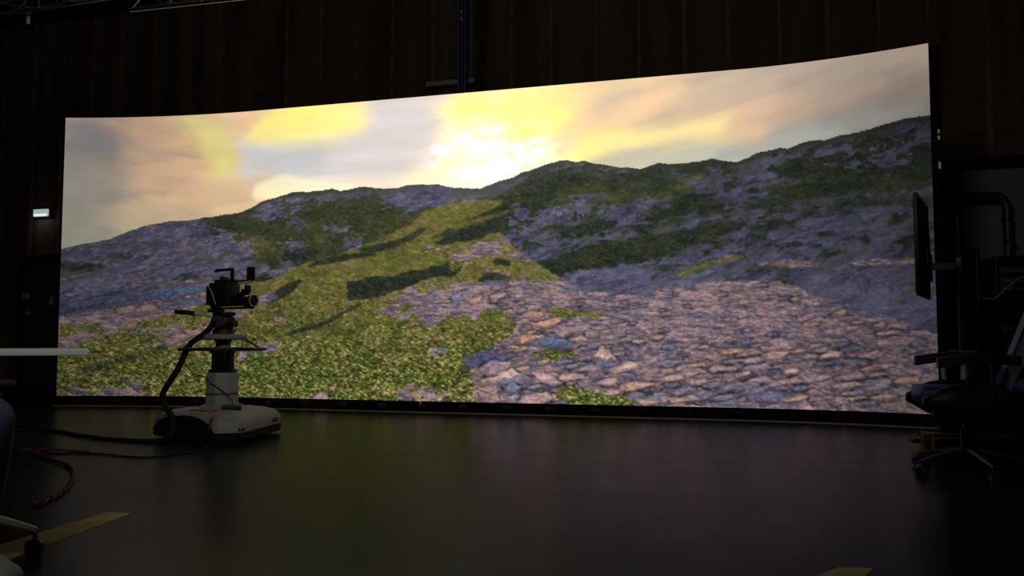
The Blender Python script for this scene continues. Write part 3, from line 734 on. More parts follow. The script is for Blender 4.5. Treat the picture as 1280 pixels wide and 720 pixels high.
# lighting trusses hung near the ceiling
def truss(p0, p1, label):
    p0, p1 = Vector(p0), Vector(p1); mid = (p0 + p1) / 2; d = p1 - p0; L = d.length
    t = thing('lighting_truss', mid, math.atan2(d.y, d.x), label, 'truss', 'trusses hung under the ceiling')
    R = .145
    for y in (-R, R):
        for z in (-R, R):
            b_ = MB(); b_.cyl((-L / 2, y, z), (L / 2, y, z), .024, n=12); b_.build('chord', 'steel', t)
    b_ = MB(); n = int(L / .3); s = L / n
    for i in range(n):
        x0, x1 = -L / 2 + i * s, -L / 2 + (i + 1) * s; a = 1 if i % 2 else -1
        for y in (-R, R): b_.cyl((x0, y, -R * a), (x1, y, R * a), .011, n=8)
        for z in (-R, R): b_.cyl((x0, -R * a, z), (x1, R * a, z), .011, n=8)
    b_.build('lattice', 'steel', t)
    for sx in (-.38, .38):
        b_ = MB(); b_.cyl((sx * L, 0, R), (sx * L, 0, ZC - mid.z), .012, n=8); b_.build('hanger', 'black_metal', t)
    return t
truss((-7.110, 9.600, 4.652), (-4.445, 8.750, 4.661), 'silver lattice truss overhead in the upper left corner')
truss((-3.635, 7.600, 4.055), (-2.197, 7.250, 4.080), 'silver lattice truss overhead above the left part of the LED wall')
# a small spotlight hung in the upper left corner
c = Vector((-6.157, 10.400, 4.848))
t = thing('stage_spotlight', (c.x, c.y, c.z), rad(20), 'small black stage spotlight hanging below the ceiling in the upper left corner', 'spotlight')
b_ = MB(); b_.lathe([(.05, -.16), (.085, -.15), (.09, .05), (.10, .13), (.105, .14), (.09, .14), (.085, .06)], c=(0, 0, 0), axis=(.3, -1, -.5)); b_.build('housing', 'black_metal', t)
b_ = MB(); b_.box((.05, -.12, .0), (.05, .012, .16), None, .004); o = b_.build('barn_door', 'aluminium', t); o['label'] = 'pale metal flap'
b_ = MB(); b_.tube([(-.12, 0, 0), (-.13, 0, .1), (0, 0, .2), (.13, 0, .1), (.12, 0, 0)], .009); b_.cyl((0, 0, .19), (0, 0, ZC - c.z), .016, n=10); b_.build('yoke', 'black_metal', t)

# ------------------------------------------------------------------ the dark corner left of the LED wall
c = Vector((-7.891, 14.205, 2.516))
def hx(o, c): o.location = c; o.rotation_euler = (0, 0, HALL_ROT)
dr = bpy.data.objects.new('door_1', None); COL.objects.link(dr); hx(dr, (c.x, c.y, 0)); dr['kind'] = 'structure'; dr['label'] = 'dark door in the back wall under a lit lamp'
b_ = MB(); b_.box((0, -.02, 1.09), (.86, .045, 2.16), None, .004); b_.build('door_leaf', 'door_paint', dr)
b_ = MB()
for sx in (-.47, .47): b_.box((sx, -.02, 1.12), (.07, .08, 2.24))
b_.box((0, -.02, 2.225), (1.01, .08, .07)); b_.build('door_frame', 'black_plastic', dr, smooth=False)
b_ = MB(); b_.cyl((-.36, -.04, 1.0), (-.36, -.09, 1.0), .012); b_.cyl((-.36, -.085, 1.0), (-.25, -.085, 1.0), .010); b_.build('door_handle', 'aluminium', dr)
c = Vector((-7.990, 14.208, 2.975))
t = thing('emergency_lamp', c, HALL_ROT, 'small lit white bulkhead lamp above the door left of the LED wall', 'lamp')
b_ = MB(); b_.box((0, 0, 0), (.34, .06, .165), None, .012); b_.build('housing', 'black_plastic', t)
b_ = MB(); b_.box((0, -.045, 0), (.30, .04, .125), None, .012); o = b_.build('diffuser', 'lamp_diffuser', t); o['label'] = 'glowing white diffuser'
ld = bpy.data.lights.new('emergency_lamp_light', 'AREA'); ld.shape = 'RECTANGLE'; ld.size = .28; ld.size_y = .1; ld.energy = .12; ld.color = (.75, .88, 1)
lo = bpy.data.objects.new('emergency_lamp_light', ld); COL.objects.link(lo); lo.location = (0, -.11, -.05); lo.rotation_euler = (rad(40), 0, 0); lo.parent = t
for px0, (w_, h_, lab, nm, mt_, cat) in zip(((-8.258, 14.253, 1.565), (-8.221, 14.243, 1.279), (-8.463, 14.353, 1.283), (-7.746, 14.107, 1.476)),
     ((.14, .10, 'pale paper notice on the dark door at the far left', 'wall_notice', 'paper', 'notice'),
      (.10, .05, 'small white plate below the paper notice on the dark door', 'door_plate', 'paper', 'plate'),
      (.0, .0, '', '', '', ''),
      (.07, .14, 'small grey call box beside the left edge of the LED wall', 'wall_box', 'pale_plastic', 'box'))):
    if not nm: continue
    t = thing(nm, px0, HALL_ROT, lab, cat)
    b_ = MB(); b_.box((0, 0, 0), (w_, .012, h_), None, .003); b_.build('plate', mt_, t)
    b_ = MB()
    if nm == 'wall_notice':
        for i in range(3): b_.box((0, -.007, .03 - .03 * i), (w_ * .7, .002, .006))
        b_.build('text_lines', 'black_plastic', t)
    elif nm == 'door_plate':
        b_.box((.0, -.008, 0), (.06, .004, .012)); b_.build('printed_line', 'black_plastic', t)
    else:
        b_.box((0, -.01, -.045), (.045, .01, .03), None, .002); o = b_.build('button', 'white_plastic', t); o['label'] = 'white button'

# ------------------------------------------------------------------ grey partition, beam and pipe at the right
pa = Vector((4.943, 9.926, 0.767)); pb = Vector((6.935, 9.357, 0.770))
up_ = (pa - ORG).dot(E1); uq = (pb - ORG).dot(E1)
ztop = (5.066, 9.891, 2.829)[2]
m = MB(); m.box(((uq - up_) / 2, .08, ztop / 2), (uq - up_, .16, ztop))
pw = struct(m.build('wall_partition', 'grey_wall', smooth=False), 'dark grey partition wall right of the LED wall'); pw.location = hall(up_, 2.0); pw.rotation_euler = (0, 0, HALL_ROT)
m = MB(); m.box(((uq - up_) / 2, .04, ztop + .055), (uq - up_, .30, .11), None, .006)
bmo = struct(m.build('beam', 'black_matte', smooth=False), 'black beam along the top of the grey partition'); bmo.location = hall(up_, 2.0); bmo.rotation_euler = (0, 0, HALL_ROT)
p = [Vector(q) for q in ((4.810, 9.819, 2.466), (5.540, 9.610, 2.473), (5.634, 9.583, 2.441), (5.679, 9.570, 2.346), (5.685, 9.568, 2.188), (5.681, 9.570, 1.682), (5.669, 9.573, 0.823))]
t = thing('wall_pipe', (p[0].x, p[0].y, p[0].z), 0, 'thick dark pipe that bends down the grey partition at the right', 'pipe')
b_ = MB(); b_.tube([q - p[0] for q in [p[0], (p[0] + p[1]) / 2] + p[1:]] , .052, n=16); b_.build('pipe_run', 'dark_pipe', t)
for q, ax in ((p[1].lerp(p[0], .3), E1), (p[4], Vector((0, 0, 1))), (Vector((5.693, 9.566, 1.929)), Vector((0, 0, 1)))):
    b_ = MB(); b_.cyl(q - p[0] - ax * .03, q - p[0] + ax * .03, .064); b_.bar(q - p[0], q - p[0] + E2 * .135, (.03, .03)); b_.build('clamp', 'black_metal', t)

# black equipment racks under the pipe
def rack(c, w_, h_, label, kind):
    t = thing('equipment_rack', (c[0], c[1], 0), HALL_ROT, label, 'rack', None)
    b_ = MB(); b_.box((0, .3, h_ / 2 + .05), (w_, .6, h_ - .1), None, .01); b_.build('case', 'black_matte', t)
    for sx in (-.5, .5):
        b_ = MB(); b_.box((sx * (w_ - .03), -.008, h_ / 2 + .05), (.03, .02, h_ - .12), None, .003); b_.build('rail', 'black_metal', t)
    for i, z in enumerate(kind):
        b_ = MB(); b_.box((0, -.012, z), (w_ - .08, .03, .085), None, .004); u = b_.build('rack_unit', 'black_plastic', t)
        b_ = MB(); b_.cyl((-w_ / 2 + .08, -.045, z), (w_ / 2 - .08, -.045, z), .003, n=8)
        for sx in (-1, 1): b_.cyl((sx * (w_ / 2 - .08), -.045, z), (sx * (w_ / 2 - .08), -.02, z), .004, n=8)
        b_.build('handle', 'pale_plastic' if z > 1.25 else 'black_metal', u)
    for sx in (-1, 1):
        for y in (.08, .52):
            b_ = MB(); b_.cyl((sx * (w_ / 2 - .08) - .02, y, .05), (sx * (w_ / 2 - .08) + .02, y, .05), .05, n=16); b_.build('caster', 'rubber', t)
rack((4.940, 8.003, 0.699), .58, 1.62, 'tall black equipment rack behind the blue and black gaming chair', (.4, .6, .9, 1.30, 1.37, 1.47))
rack((4.428, 8.430, 0.693), .50, 1.74, 'tall black equipment rack behind the monitor stand at the right', (.5, .7, 1.1))
p = [Vector(q) for q in ((4.464, 7.962, 1.207), (4.557, 7.925, 1.205), (4.644, 7.901, 1.287), (4.729, 7.887, 1.361), (4.827, 7.859, 1.427))]
b_ = MB(); b_.tube(p, .006, n=8); tag(b_.build('patch_cable', 'pale_plastic'), 'thin pale cable looping across the front of the black rack', 'cable')

# monitor on a two-post stand, seen almost edge-on
A = Vector((3.015, 6.200, 1.911)); Bq = Vector((2.994, 6.200, 1.141)); Cq = Vector((3.440, 6.890, 1.914))
dx = Vector((Cq.x - A.x, Cq.y - A.y, 0)); wid = dx.length; yaw = math.atan2(dx.y, dx.x); hgt = A.z - Bq.z
cen = Vector(((A.x + Cq.x) / 2, (A.y + Cq.y) / 2, 0)); nrm = Vector((dx.y, -dx.x, 0)).normalized()
sc_ = cen + nrm * .24
t = thing('monitor_stand', (sc_.x, sc_.y, 0), yaw, 'black two-post floor stand holding the monitor right of the LED wall', 'stand')
for sx in (-.035, .035):
    b_ = MB(); b_.cyl((sx, 0, .06), (sx, 0, 1.745), .017, n=16); b_.build('post', 'black_metal', t)
b_ = MB(); b_.box((0, 0, 1.38), (.16, .06, .12), None, .008); b_.bar((0, .03, 1.38), (0, .205, 1.38), (.08, .05)); b_.box((0, .205, 1.38), (.3, .012, .22), None, .004); b_.build('mount_plate', 'black_metal', t)
for sx in (-1, 1):
    b_ = MB(); b_.bar((sx * .05, -.12, .06), (sx * .28, .34, .06), (.05, .035), .006); b_.build('foot', 'black_metal', t)
b_ = MB(); b_.bar((-.1, 0, .07), (.1, 0, .07), (.08, .03), .005); b_.build('cross_bar', 'black_metal', t)
b_ = MB(); b_.box((0, -.01, .72), (.3, .22, .03), None, .006); b_.build('shelf', 'black_plastic', t)
t = thing('monitor', (cen.x, cen.y, Bq.z), yaw, 'flat black monitor seen almost edge-on in front of the right end of the LED wall', 'monitor')
b_ = MB(); b_.box((0, .012, hgt / 2), (wid, .026, hgt), None, .004); b_.build('panel', 'black_plastic', t)
b_ = MB(); b_.box((0, .026, hgt / 2), (wid - .03, .006, hgt - .03)); b_.build('screen', 'lens_glass', t, smooth=False)
b_ = MB(); b_.box((0, -.012, hgt / 2 - .05), (wid * .5, .03, hgt * .5), None, .012); b_.build('back_housing', 'black_matte', t)

# ------------------------------------------------------------------ studio camera pedestal
PX, PY = -2.435, 7.1
ped = thing('camera_pedestal', (PX, PY, 0), 0, 'grey wheeled studio camera pedestal with a black steering ring', 'pedestal')
FD = rad(-65)                                                          # the blunt front corner points at the viewer
def hexpts(sc, a=.85, b=.20, rnd=5, rr=.05):
    R1 = (a + 2 * b) / (2 * math.sqrt(3)); R2 = (2 * a + b) / (2 * math.sqrt(3)); pts = []
    for k in range(3):
        th = FD + k * 2 * PI / 3; n_ = Vector((math.cos(th), math.sin(th), 0)); s_ = Vector((-n_.y, n_.x, 0))
        for sg in (-1, 1): pts.append((n_ * R2 + s_ * sg * b / 2) * sc)
    out = []; N = len(pts)
    for i in range(N):                                                      # rounded corners
        p0, p1, p2 = pts[i - 1], pts[i], pts[(i + 1) % N]
        q0 = p1 + (p0 - p1).normalized() * rr; q2 = p1 + (p2 - p1).normalized() * rr
        for k in range(rnd + 1):
            t_ = k / rnd; out.append(q0 * (1 - t_) ** 2 + p1 * 2 * t_ * (1 - t_) + q2 * t_ * t_)
    return out
def ring(sc, z, rr=.05): return [(p.x, p.y, z) for p in hexpts(sc, rr=rr)]
b_ = MB(); b_.loft([ring(1.0, .085), ring(1.0, .14), ring(.985, .165), ring(.95, .188), ring(.88, .210), ring(.74, .232), ring(.55, .247), ring(.34, .254)])
b_.build('base_cover', 'pedestal_grey', ped, angle=50)
b_ = MB(); b_.loft([ring(.97, .018), ring(1.015, .03), ring(1.02, .084), ring(.99, .088)]); b_.build('skirt', 'rubber', ped)
for k in range(3):                                                          # black arched wheel panels, one per long side
    th = FD + PI / 3 + k * 2 * PI / 3
    R1 = (.85 + .4) / (2 * math.sqrt(3)); n_ = Vector((math.cos(th), math.sin(th), 0)); s_ = Vector((-n_.y, n_.x, 0))
    fr = Matrix.Translation(n_ * R1) @ Matrix((s_, n_, Vector((0, 0, 1)))).transposed().to_4x4()
    b_ = MB()
    if k == 2:
        poly = [(-.40, .086)] + [(-.40 + .80 * i / 16, .086 + .118 * math.sin(PI * i / 16) ** .45) for i in range(1, 16)] + [(.40, .086)]
        b_.prism(poly, -.06, .008, fr); o = b_.build('wheel_panel', 'black_matte', ped); o['label'] = 'black arched wheel panel'
    else:
        b_.box((.26, -.004, .125), (.11, .03, .04), None, .012); b_.xf(fr); o = b_.build('vent_slot', 'black_plastic', ped); o['label'] = 'black slot'
for i in range(2):
    th = FD; n_ = Vector((math.cos(th), math.sin(th), 0)); s_ = Vector((-n_.y, n_.x, 0))
    q = n_ * .545 + s_ * (.075 + .028 * i)
    b_ = MB(); b_.cyl(q + Vector((0, 0, .11)), q + n_ * .012 + Vector((0, 0, .11)), .010, n=12); b_.build('socket', 'black_plastic', ped)
for k in range(3):
    th = FD + k * 2 * PI / 3; q = Vector((math.cos(th), math.sin(th), 0)) * .38
    b_ = MB(); b_.cyl(q + Vector((-.02, 0, .05)), q + Vector((.02, 0, .05)), .05, n=20); b_.build('wheel', 'rubber', ped)
def octa(r, z): return [(r * math.cos(2 * PI * (i + .5) / 8 + .3), r * math.sin(2 * PI * (i + .5) / 8 + .3), z) for i in range(8)]
b_ = MB(); b_.loft([octa(.19, .245), octa(.185, .262), octa(.14, .278), octa(.137, .515), octa(.128, .54), octa(.09, .545)]); b_.build('lower_column', 'pedestal_grey', ped, angle=20)
b_ = MB(); b_.loft([octa(.142, .36), octa(.1425, .366), octa(.142, .372)]); b_.build('column_band', 'pedestal_dark', ped, angle=20)
b_ = MB(); b_.lathe([(.112, .540), (.115, .545), (.115, .565), (.085, .57), (.068, .575), (.068, .70), (.098, .703), (.105, .708), (.105, .722), (.06, .726)]); b_.build('upper_column', 'black_metal', ped)
for th in (-2.6, -1.2, -.4, .6, 1.7, 2.7):
    b_ = MB(); b_.cyl((.082 * math.cos(th), .082 * math.sin(th), .56), (.082 * math.cos(th), .082 * math.sin(th), .706), .011, n=10); b_.build('guide_rod', 'black_metal', ped)
b_ = MB(); b_.lathe([(.062, .72), (.062, .80), (.075, .812), (.18, .815), (.19, .822), (.19, .852), (.17, .862), (.08, .864)]); b_.build('mount_plate', 'pedestal_grey', ped)
RR = .345
b_ = MB(); b_.tube([(RR * math.cos(2 * PI * i / 40), RR * math.sin(2 * PI * i / 40), .735) for i in range(40)], .0135, n=10, smooth=1, closed=True); rg = b_.build('steering_ring', 'black_metal', ped)
for th in (-.15, 1.9, 3.75):
    b_ = MB(); b_.bar((.175 * math.cos(th), .175 * math.sin(th), .835), (RR * math.cos(th), RR * math.sin(th), .735), (.04, .012), .003); b_.build('spoke', 'black_metal', rg)
b_ = MB(); b_.lathe([(.085, .86), (.09, .866), (.088, .90), (.075, .905), (.085, .92), (.093, .95), (.093, .99), (.085, 1.01), (.06, 1.02), (.05, 1.03)]); b_.build('fluid_head', 'black_plastic', ped)
b_ = MB(); b_.cyl((-.02, -.075, .965), (-.03, -.11, .965), .058, .05); b_.cyl((.075, 0, .95), (.12, .0, .95), .026); b_.build('tilt_drum', 'pedestal_dark', ped)
b_ = MB(); b_.box((0, 0, 1.029), (.24, .11, .03), Matrix.Rotation(rad(-50), 3, 'Z'), .006); b_.build('camera_plate', 'black_metal', ped)
# pan bar out to the left
b_ = MB(); b_.cyl((-.07, -.06, 1.005), (-.23, -.10, 1.035), .010); b_.build('pan_bar', 'aluminium', ped)
b_ = MB(); b_.cyl((-.215, -.097, 1.032), (-.245, -.104, 1.037), .019); b_.lathe([(.012, 0), (.019, .006), (.020, .06), (.018, .11), (.020, .125), (.012, .132)], c=(-.238, -.102, 1.037), axis=(-.97, -.2, .06)); b_.build('pan_bar_grip', 'rubber', ped)
b_ = MB(); b_.tube([(-.205, -.1, 1.03), (-.21, -.105, .99), (-.222, -.108, .955)], .004, n=6); b_.build('strap', 'black_plastic', ped)
# control box, thin leads and an orange tie on the base
b_ = MB(); b_.box((.15, -.20, .262), (.15, .09, .045), Matrix.Rotation(rad(18), 3, 'Z'), .008); o = b_.build('control_box', 'black_plastic', ped)
b_ = MB(); b_.tube([(.12, -.25, .245), (.05, -.30, .236), (-.02, -.28, .238), (-.12, -.25, .244), (-.2, -.2, .24)], .005, n=6); b_.build('lead', 'black_plastic', ped)
b_ = MB(); b_.tube([(.06, -.31, .236), (.085, -.42, .212), (.09, -.50, .19), (.092, -.552, .12), (.09, -.556, .09)], .005, n=6); b_.build('lead', 'black_plastic', ped)
b_ = MB(); b_.tube([(.04, -.33, .240), (.06, -.30, .25), (.085, -.32, .245), (.07, -.35, .238), (.05, -.33, .246), (.03, -.36, .234), (.09, -.30, .248)], .007, n=6); o = b_.build('cable_tie', 'orange_cord', ped); o['label'] = 'orange cable tie'
b_ = MB(); b_.tube([(-.23, -.26, .735), (-.22, -.24, .62), (-.17, -.2, .54), (-.10, -.11, .50), (-.05, -.14, .46), (.08, -.14, .37), (.13, -.13, .30), (.14, -.18, .28)], .0045, n=6); b_.build('lead', 'black_plastic', ped)
b_ = MB(); b_.tube([(.05, -.09, 1.03), (.10, -.08, 1.0), (.125, -.06, .93), (.115, -.06, .875)], .005, n=6); b_.build('lead', 'black_plastic', ped)

# ------------------------------------------------------------------ cinema camera on the pedestal
LA = math.atan2(-.52, .855)
cc_ = thing('cinema_camera', (PX, PY, 1.061), LA, 'black cinema camera with lens and top handle mounted on the pedestal', 'camera')
b_ = MB(); b_.box((0, 0, .135), (.22, .15, .20), None, .012); b_.box((.02, 0, .245), (.17, .11, .03), None, .006); b_.box((-.02, .078, .13), (.12, .02, .10), None, .006); b_.build('body', 'black_plastic', cc_)
b_ = MB(); b_.box((-.14, 0, .13), (.06, .11, .17), None, .012); b_.build('battery', 'black_matte', cc_)
b_ = MB(); b_.box((-.07, -.078, .11), (.10, .03, .12), None, .01); b_.build('wireless_transmitter', 'black_plastic', cc_)
b_ = MB(); b_.bar((-.10, 0, .345), (.105, 0, .345), (.026, .024), .008); b_.bar((.095, 0, .355), (.095, 0, .235), (.03, .022), .004); b_.bar((-.10, 0, .345), (-.118, 0, .332), (.026, .022), .006); b_.build('top_handle', 'black_metal', cc_)
b_ = MB(); b_.cyl((.02, 0, .235), (.02, 0, .28), .022); b_.box((-.03, .02, .255), (.05, .04, .04), None, .006); b_.sphere((-.005, -.02, .27), .022); b_.build('accessory_mount', 'black_plastic', cc_)
b_ = MB(); b_.cyl((.1, 0, .075), (.34, 0, .075), .036); b_.cyl((.12, 0, .075), (.15, 0, .075), .044); b_.cyl((.19, 0, .075), (.235, 0, .075), .042); b_.lathe([(.036, 0), (.042, .02), (.050, .05), (.052, .06), (.044, .06), (.040, .045)], c=(.30, 0, .075), axis=(1, 0, 0)); ln = b_.build('lens', 'black_plastic', cc_)
b_ = MB(); b_.tube([(.362, .047 * math.cos(2 * PI * i / 32), .075 + .047 * math.sin(2 * PI * i / 32)) for i in range(32)], .0055, n=8, smooth=1, closed=True); o = b_.build('front_ring', 'pale_plastic', ln); o['label'] = 'grey front ring'
b_ = MB(); b_.lathe([(.040, 0), (.034, .006), (.012, .011), (.004, .012)], c=(.345, 0, .075), axis=(1, 0, 0)); b_.build('front_glass', 'lens_glass', ln)
for y in (-.03, .03):
    b_ = MB(); b_.cyl((-.1, y, .018), (.33, y, .018), .0075, n=12); b_.build('rod', 'black_metal', cc_)
b_ = MB(); b_.box((.30, 0, .03), (.02, .09, .045), None, .004); b_.build('lens_support', 'black_metal', cc_)
b_ = MB(); b_.box((.20, .05, .15), (.07, .04, .05), None, .006); b_.cyl((.17, .05, .13), (.17, -.0, .13), .022); b_.box((.25, .03, .175), (.05, .035, .06), None, .006); b_.cyl((.24, .02, .19), (.24, .02, .222), .006); b_.build('lens_motor', 'black_plastic', cc_)
b_ = MB(); b_.box((.245, .02, .224), (.14, .018, .006), None, .002); b_.build('marker_strip', 'white_plastic', cc_)
b_ = MB(); b_.bar((.06, .02, .24), (.18, .09, .255), (.014, .014)); b_.bar((.18, .09, .25), (.195, .10, .29), (.014, .014)); b_.build('monitor_arm', 'black_metal', cc_)
b_ = MB(); b_.box((.20, .105, .312), (.022, .066, .115), Matrix.Rotation(rad(-35), 3, 'Z'), .005); b_.build('viewfinder', 'black_matte', cc_)
b_ = MB(); b_.tube([(-.10, -.085, .20), (-.06, -.105, .185), (-.02, -.115, .15), (.0, -.11, .10), (.0, -.09, .05)], .006, n=8); o = b_.build('video_lead', 'pale_plastic', cc_); o['label'] = 'pale grey lead'
b_ = MB(); b_.box((-.14, .03, .03), (.10, .04, .03), None, .006); b_.box((-.10, 0, .0), (.12, .09, .03), None, .006); b_.build('base_plate', 'black_metal', cc_)

# thick cable bundle hanging from the pedestal head down to the floor and off to the left
pts = [Vector(q) for q in ((-2.475, 6.990, 0.971), (-2.532, 6.970, 0.878), (-2.634, 6.930, 0.792), (-2.674, 6.900, 0.713), (-2.736, 6.900, 0.570), (-2.817, 6.900, 0.440), (-2.854, 6.900, 0.355), (-2.824, 6.880, 0.279), (-2.761, 6.840, 0.211), (-2.709, 6.780, 0.140), (-2.684, 6.660, 0.058))] + [Vector(fz0) for fz0 in ((((-2.773, 6.680)) + (.022,)),)]
fp = [(-2.985, 6.732), (-3.317, 6.894), (-3.630, 7.122), (-3.984, 7.430), (-4.247, 7.560), (-4.454, 7.430), (-4.745, 7.182)]
b_ = MB(); b_.tube(pts + [Vector((q[0], q[1], .014)) for q in fp], lambda t_: .025 - .010 * min(1, max(0, (t_ - .5) / .2)), n=10)
tag(b_.build('cable_bundle', 'rubber'), 'thick black cable bundle hanging from the pedestal onto the floor', 'cable')

# ------------------------------------------------------------------ floor cables and tape at the left
def twisted(path, r, pitch, label):
    P_ = [Vector(p) for p in path]; Q_ = []
    for i in range(len(P_) - 1):
        p0, p1, p2, p3 = P_[max(i - 1, 0)], P_[i], P_[i + 1], P_[min(i + 2, len(P_) - 1)]
        for k in range(40):
            t_ = k / 40
            Q_.append(.5 * ((2 * p1) + (p2 - p0) * t_ + (2 * p0 - 5 * p1 + 4 * p2 - p3) * t_ * t_ + (3 * p1 - p0 - 3 * p2 + p3) * t_ ** 3))
    d = 0; A_, B_ = [], []
    for i, p in enumerate(Q_):
        if i: d += (p - Q_[i - 1]).length
        tn = (Q_[min(i + 1, len(Q_) - 1)] - Q_[max(i - 1, 0)]).normalized(); s = tn.cross(Vector((0, 0, 1))).normalized()
        ph = 2 * PI * d / pitch; off = s * math.cos(ph) * r + Vector((0, 0, 1)) * math.sin(ph) * r
        A_.append(p + off); B_.append(p - off)
    t = thing('twisted_cable', (0, 0, 0), 0, label, 'cable', None)
    b_ = MB(); b_.tube(A_, r, n=8, smooth=1); o = b_.build('red_core', 'red_cable', t); o['label'] = 'red core'
    b_ = MB(); b_.tube(B_, r, n=8, smooth=1); o = b_.build('black_core', 'rubber', t); o['label'] = 'black core'
def fz(q, z=.0125): return (q[0], q[1], z)
twisted([fz(q) for q in ((-3.468, 6.112), (-3.260, 5.863), (-3.046, 5.633), (-2.838, 5.421), (-2.636, 5.102), (-2.474, 4.765), (-2.377, 4.517), (-2.327, 4.315), (-2.314, 4.190), (-2.327, 4.130))], .006, .10, 'red and black twisted cable curling on the floor beside the yellow tape')
twisted([fz(q) for q in ((-3.974, 6.290), (-3.682, 6.200), (-3.494, 6.178), (-3.355, 6.200), (-3.169, 6.112), (-3.010, 6.048))], .005, .11, 'red and black twisted cable lying straight on the floor behind the curled one')
b_ = MB(); b_.tube([fz(q, .007) for q in ((-3.836, 5.985), (-3.497, 5.985), (-3.135, 6.048), (-2.877, 5.985), (-2.524, 5.823), (-2.329, 6.027), (-2.275, 6.383))], .006, n=8); tag(b_.build('floor_cable', 'rubber'), 'thin black cable on the floor from the left edge to the pedestal', 'cable')

def tape(quad, label, name='floor_tape'):
    b_ = MB(); q = [Vector((p[0], p[1], 0)) for p in quad]; n = 12
    L0 = [q[0].lerp(q[1], i / n) for i in range(n + 1)]; L1 = [q[3].lerp(q[2], i / n) for i in range(n + 1)]
    rings = [[(a.x, a.y, .0002), (c_.x, c_.y, .0002), (c_.x, c_.y, .0016), (a.x, a.y, .0016)] for a, c_ in zip(L0, L1)]
    b_.loft(rings); return tag(b_.build(name, 'yellow_tape', smooth=False), label, 'tape', None)
tape(((-2.061, 3.148), (-1.906, 4.007), (-1.778, 3.988), (-1.876, 2.870)), 'wide yellow floor tape running in from the left edge')
tape(((1.007, 2.898), (1.161, 3.044), (1.281, 3.033), (1.170, 2.879)), 'short patch of yellow floor tape at the bottom right')

# ------------------------------------------------------------------ white table at the left edge
TD = 4.5
xr = (-2.261, 4.500, 0.745)[0]
TA = rad(28)
t = thing('white_table', (xr - .8 * math.cos(TA) - .35 * math.sin(TA), TD - .8 * math.sin(TA) + .35 * math.cos(TA), 0), TA, 'white table top reaching in from the left edge', 'table')
b_ = MB(); b_.box((0, 0, .745), (1.6, .70, .034), None, .003); b_.build('tabletop', 'white_laminate', t)
for sx in (-.70, -.45):
    for sy in (-.28, .28):
        b_ = MB(); b_.bar((sx, sy, 0), (sx, sy, .728), (.04, .04), .004); b_.build('leg', 'black_metal', t)
b_ = MB(); b_.box((-.575, 0, .708), (.30, .58, .04), None, .004); b_.build('under_frame', 'black_metal', t)

# ------------------------------------------------------------------ office chair with a pale star base, left edge
def star_base(t, r, zh, zt, mat, ang, cap, legw=.045):
    for k in range(5):
        a = ang + k * 2 * PI / 5; d = Vector((math.cos(a), math.sin(a), 0)); s = Vector((-d.y, d.x, 0)); rings = []
        for f in range(7):
            u = f / 6; c = d * (.03 + (r - .03) * u) + Vector((0, 0, zh + (zt - zh) * (u ** 1.4))); w = legw * (1 - .35 * u); h = .045 * (1 - .45 * u)
            rings.append([c - s * w / 2, c - s * w * .35 + Vector((0, 0, h * .5)), c + s * w * .35 + Vector((0, 0, h * .5)), c + s * w / 2, c + s * w * .3 - Vector((0, 0, h * .4)), c - s * w * .3 - Vector((0, 0, h * .4))])
        b_ = MB(); b_.loft(rings); b_.build('base_leg', mat, t, angle=50)
        q = d * (r - .005)
        b_ = MB()
        for sg in (-1, 1): b_.cyl(q + s * sg * .010 + Vector((0, 0, .03)), q + s * sg * .028 + Vector((0, 0, .03)), .03, n=20)
        b_.cyl(q + Vector((0, 0, .03)), q + Vector((0, 0, zt)), .008, n=10)
        b_.lathe([(.034, .036), (.034, .05), (.02, .062), (.008, .064)], c=(q.x, q.y, 0), n=16)
        cs = b_.build('caster', 'black_plastic', t)
        if cap:
            for sg in (-1, 1):
                b_ = MB(); b_.cyl(q + s * sg * .0285 + Vector((0, 0, .03)), q + s * sg * .031 + Vector((0, 0, .03)), .02, n=16)
                o = b_.build('hub_cap', cap, cs); o['label'] = 'blue hub cap'
OC = Vector((-2.13, 3.06, 0)); FA = math.atan2(-.8, .6)
oc = thing('office_chair', OC, FA, 'office chair with pale grey star base at the left edge', 'chair')
star_base(oc, .375, .20, .095, 'pale_plastic', rad(21.5) - FA, None, .06)
b_ = MB(); b_.cyl((0, 0, .16), (0, 0, .40), .026); b_.cyl((0, 0, .15), (0, 0, .23), .04); b_.box((0, 0, .405), (.2, .2, .03), None, .006); b_.build('gas_lift', 'black_metal', oc)
b_ = MB(); b_.box((.01, 0, .45), (.48, .48, .075), None, .032, 4); b_.build('seat', 'chair_fabric', oc)
b_ = MB(); b_.box((-.27, 0, .82), (.06, .42, .5), Matrix.Rotation(rad(-8), 3, 'Y'), .028, 4); b_.build('backrest', 'chair_fabric', oc)
b_ = MB(); b_.tube([(-.1, 0, .405), (-.28, 0, .42), (-.31, 0, .55), (-.31, 0, .75)], .02); b_.build('back_support', 'black_metal', oc)
for sy in (-1, 1):
    b_ = MB(); b_.bar((-.16, sy * .235, .615), (.20, sy * .23, .652), (.07, .032), .012); ap = b_.build('armrest', 'brown_leather', oc)
    b_ = MB(); b_.tube([(-.09, sy * .18, .42), (-.09, sy * .225, .43), (-.09, sy * .235, .53), (-.09, sy * .235, .605)], .016); b_.build('armrest_post', 'black_metal', ap)

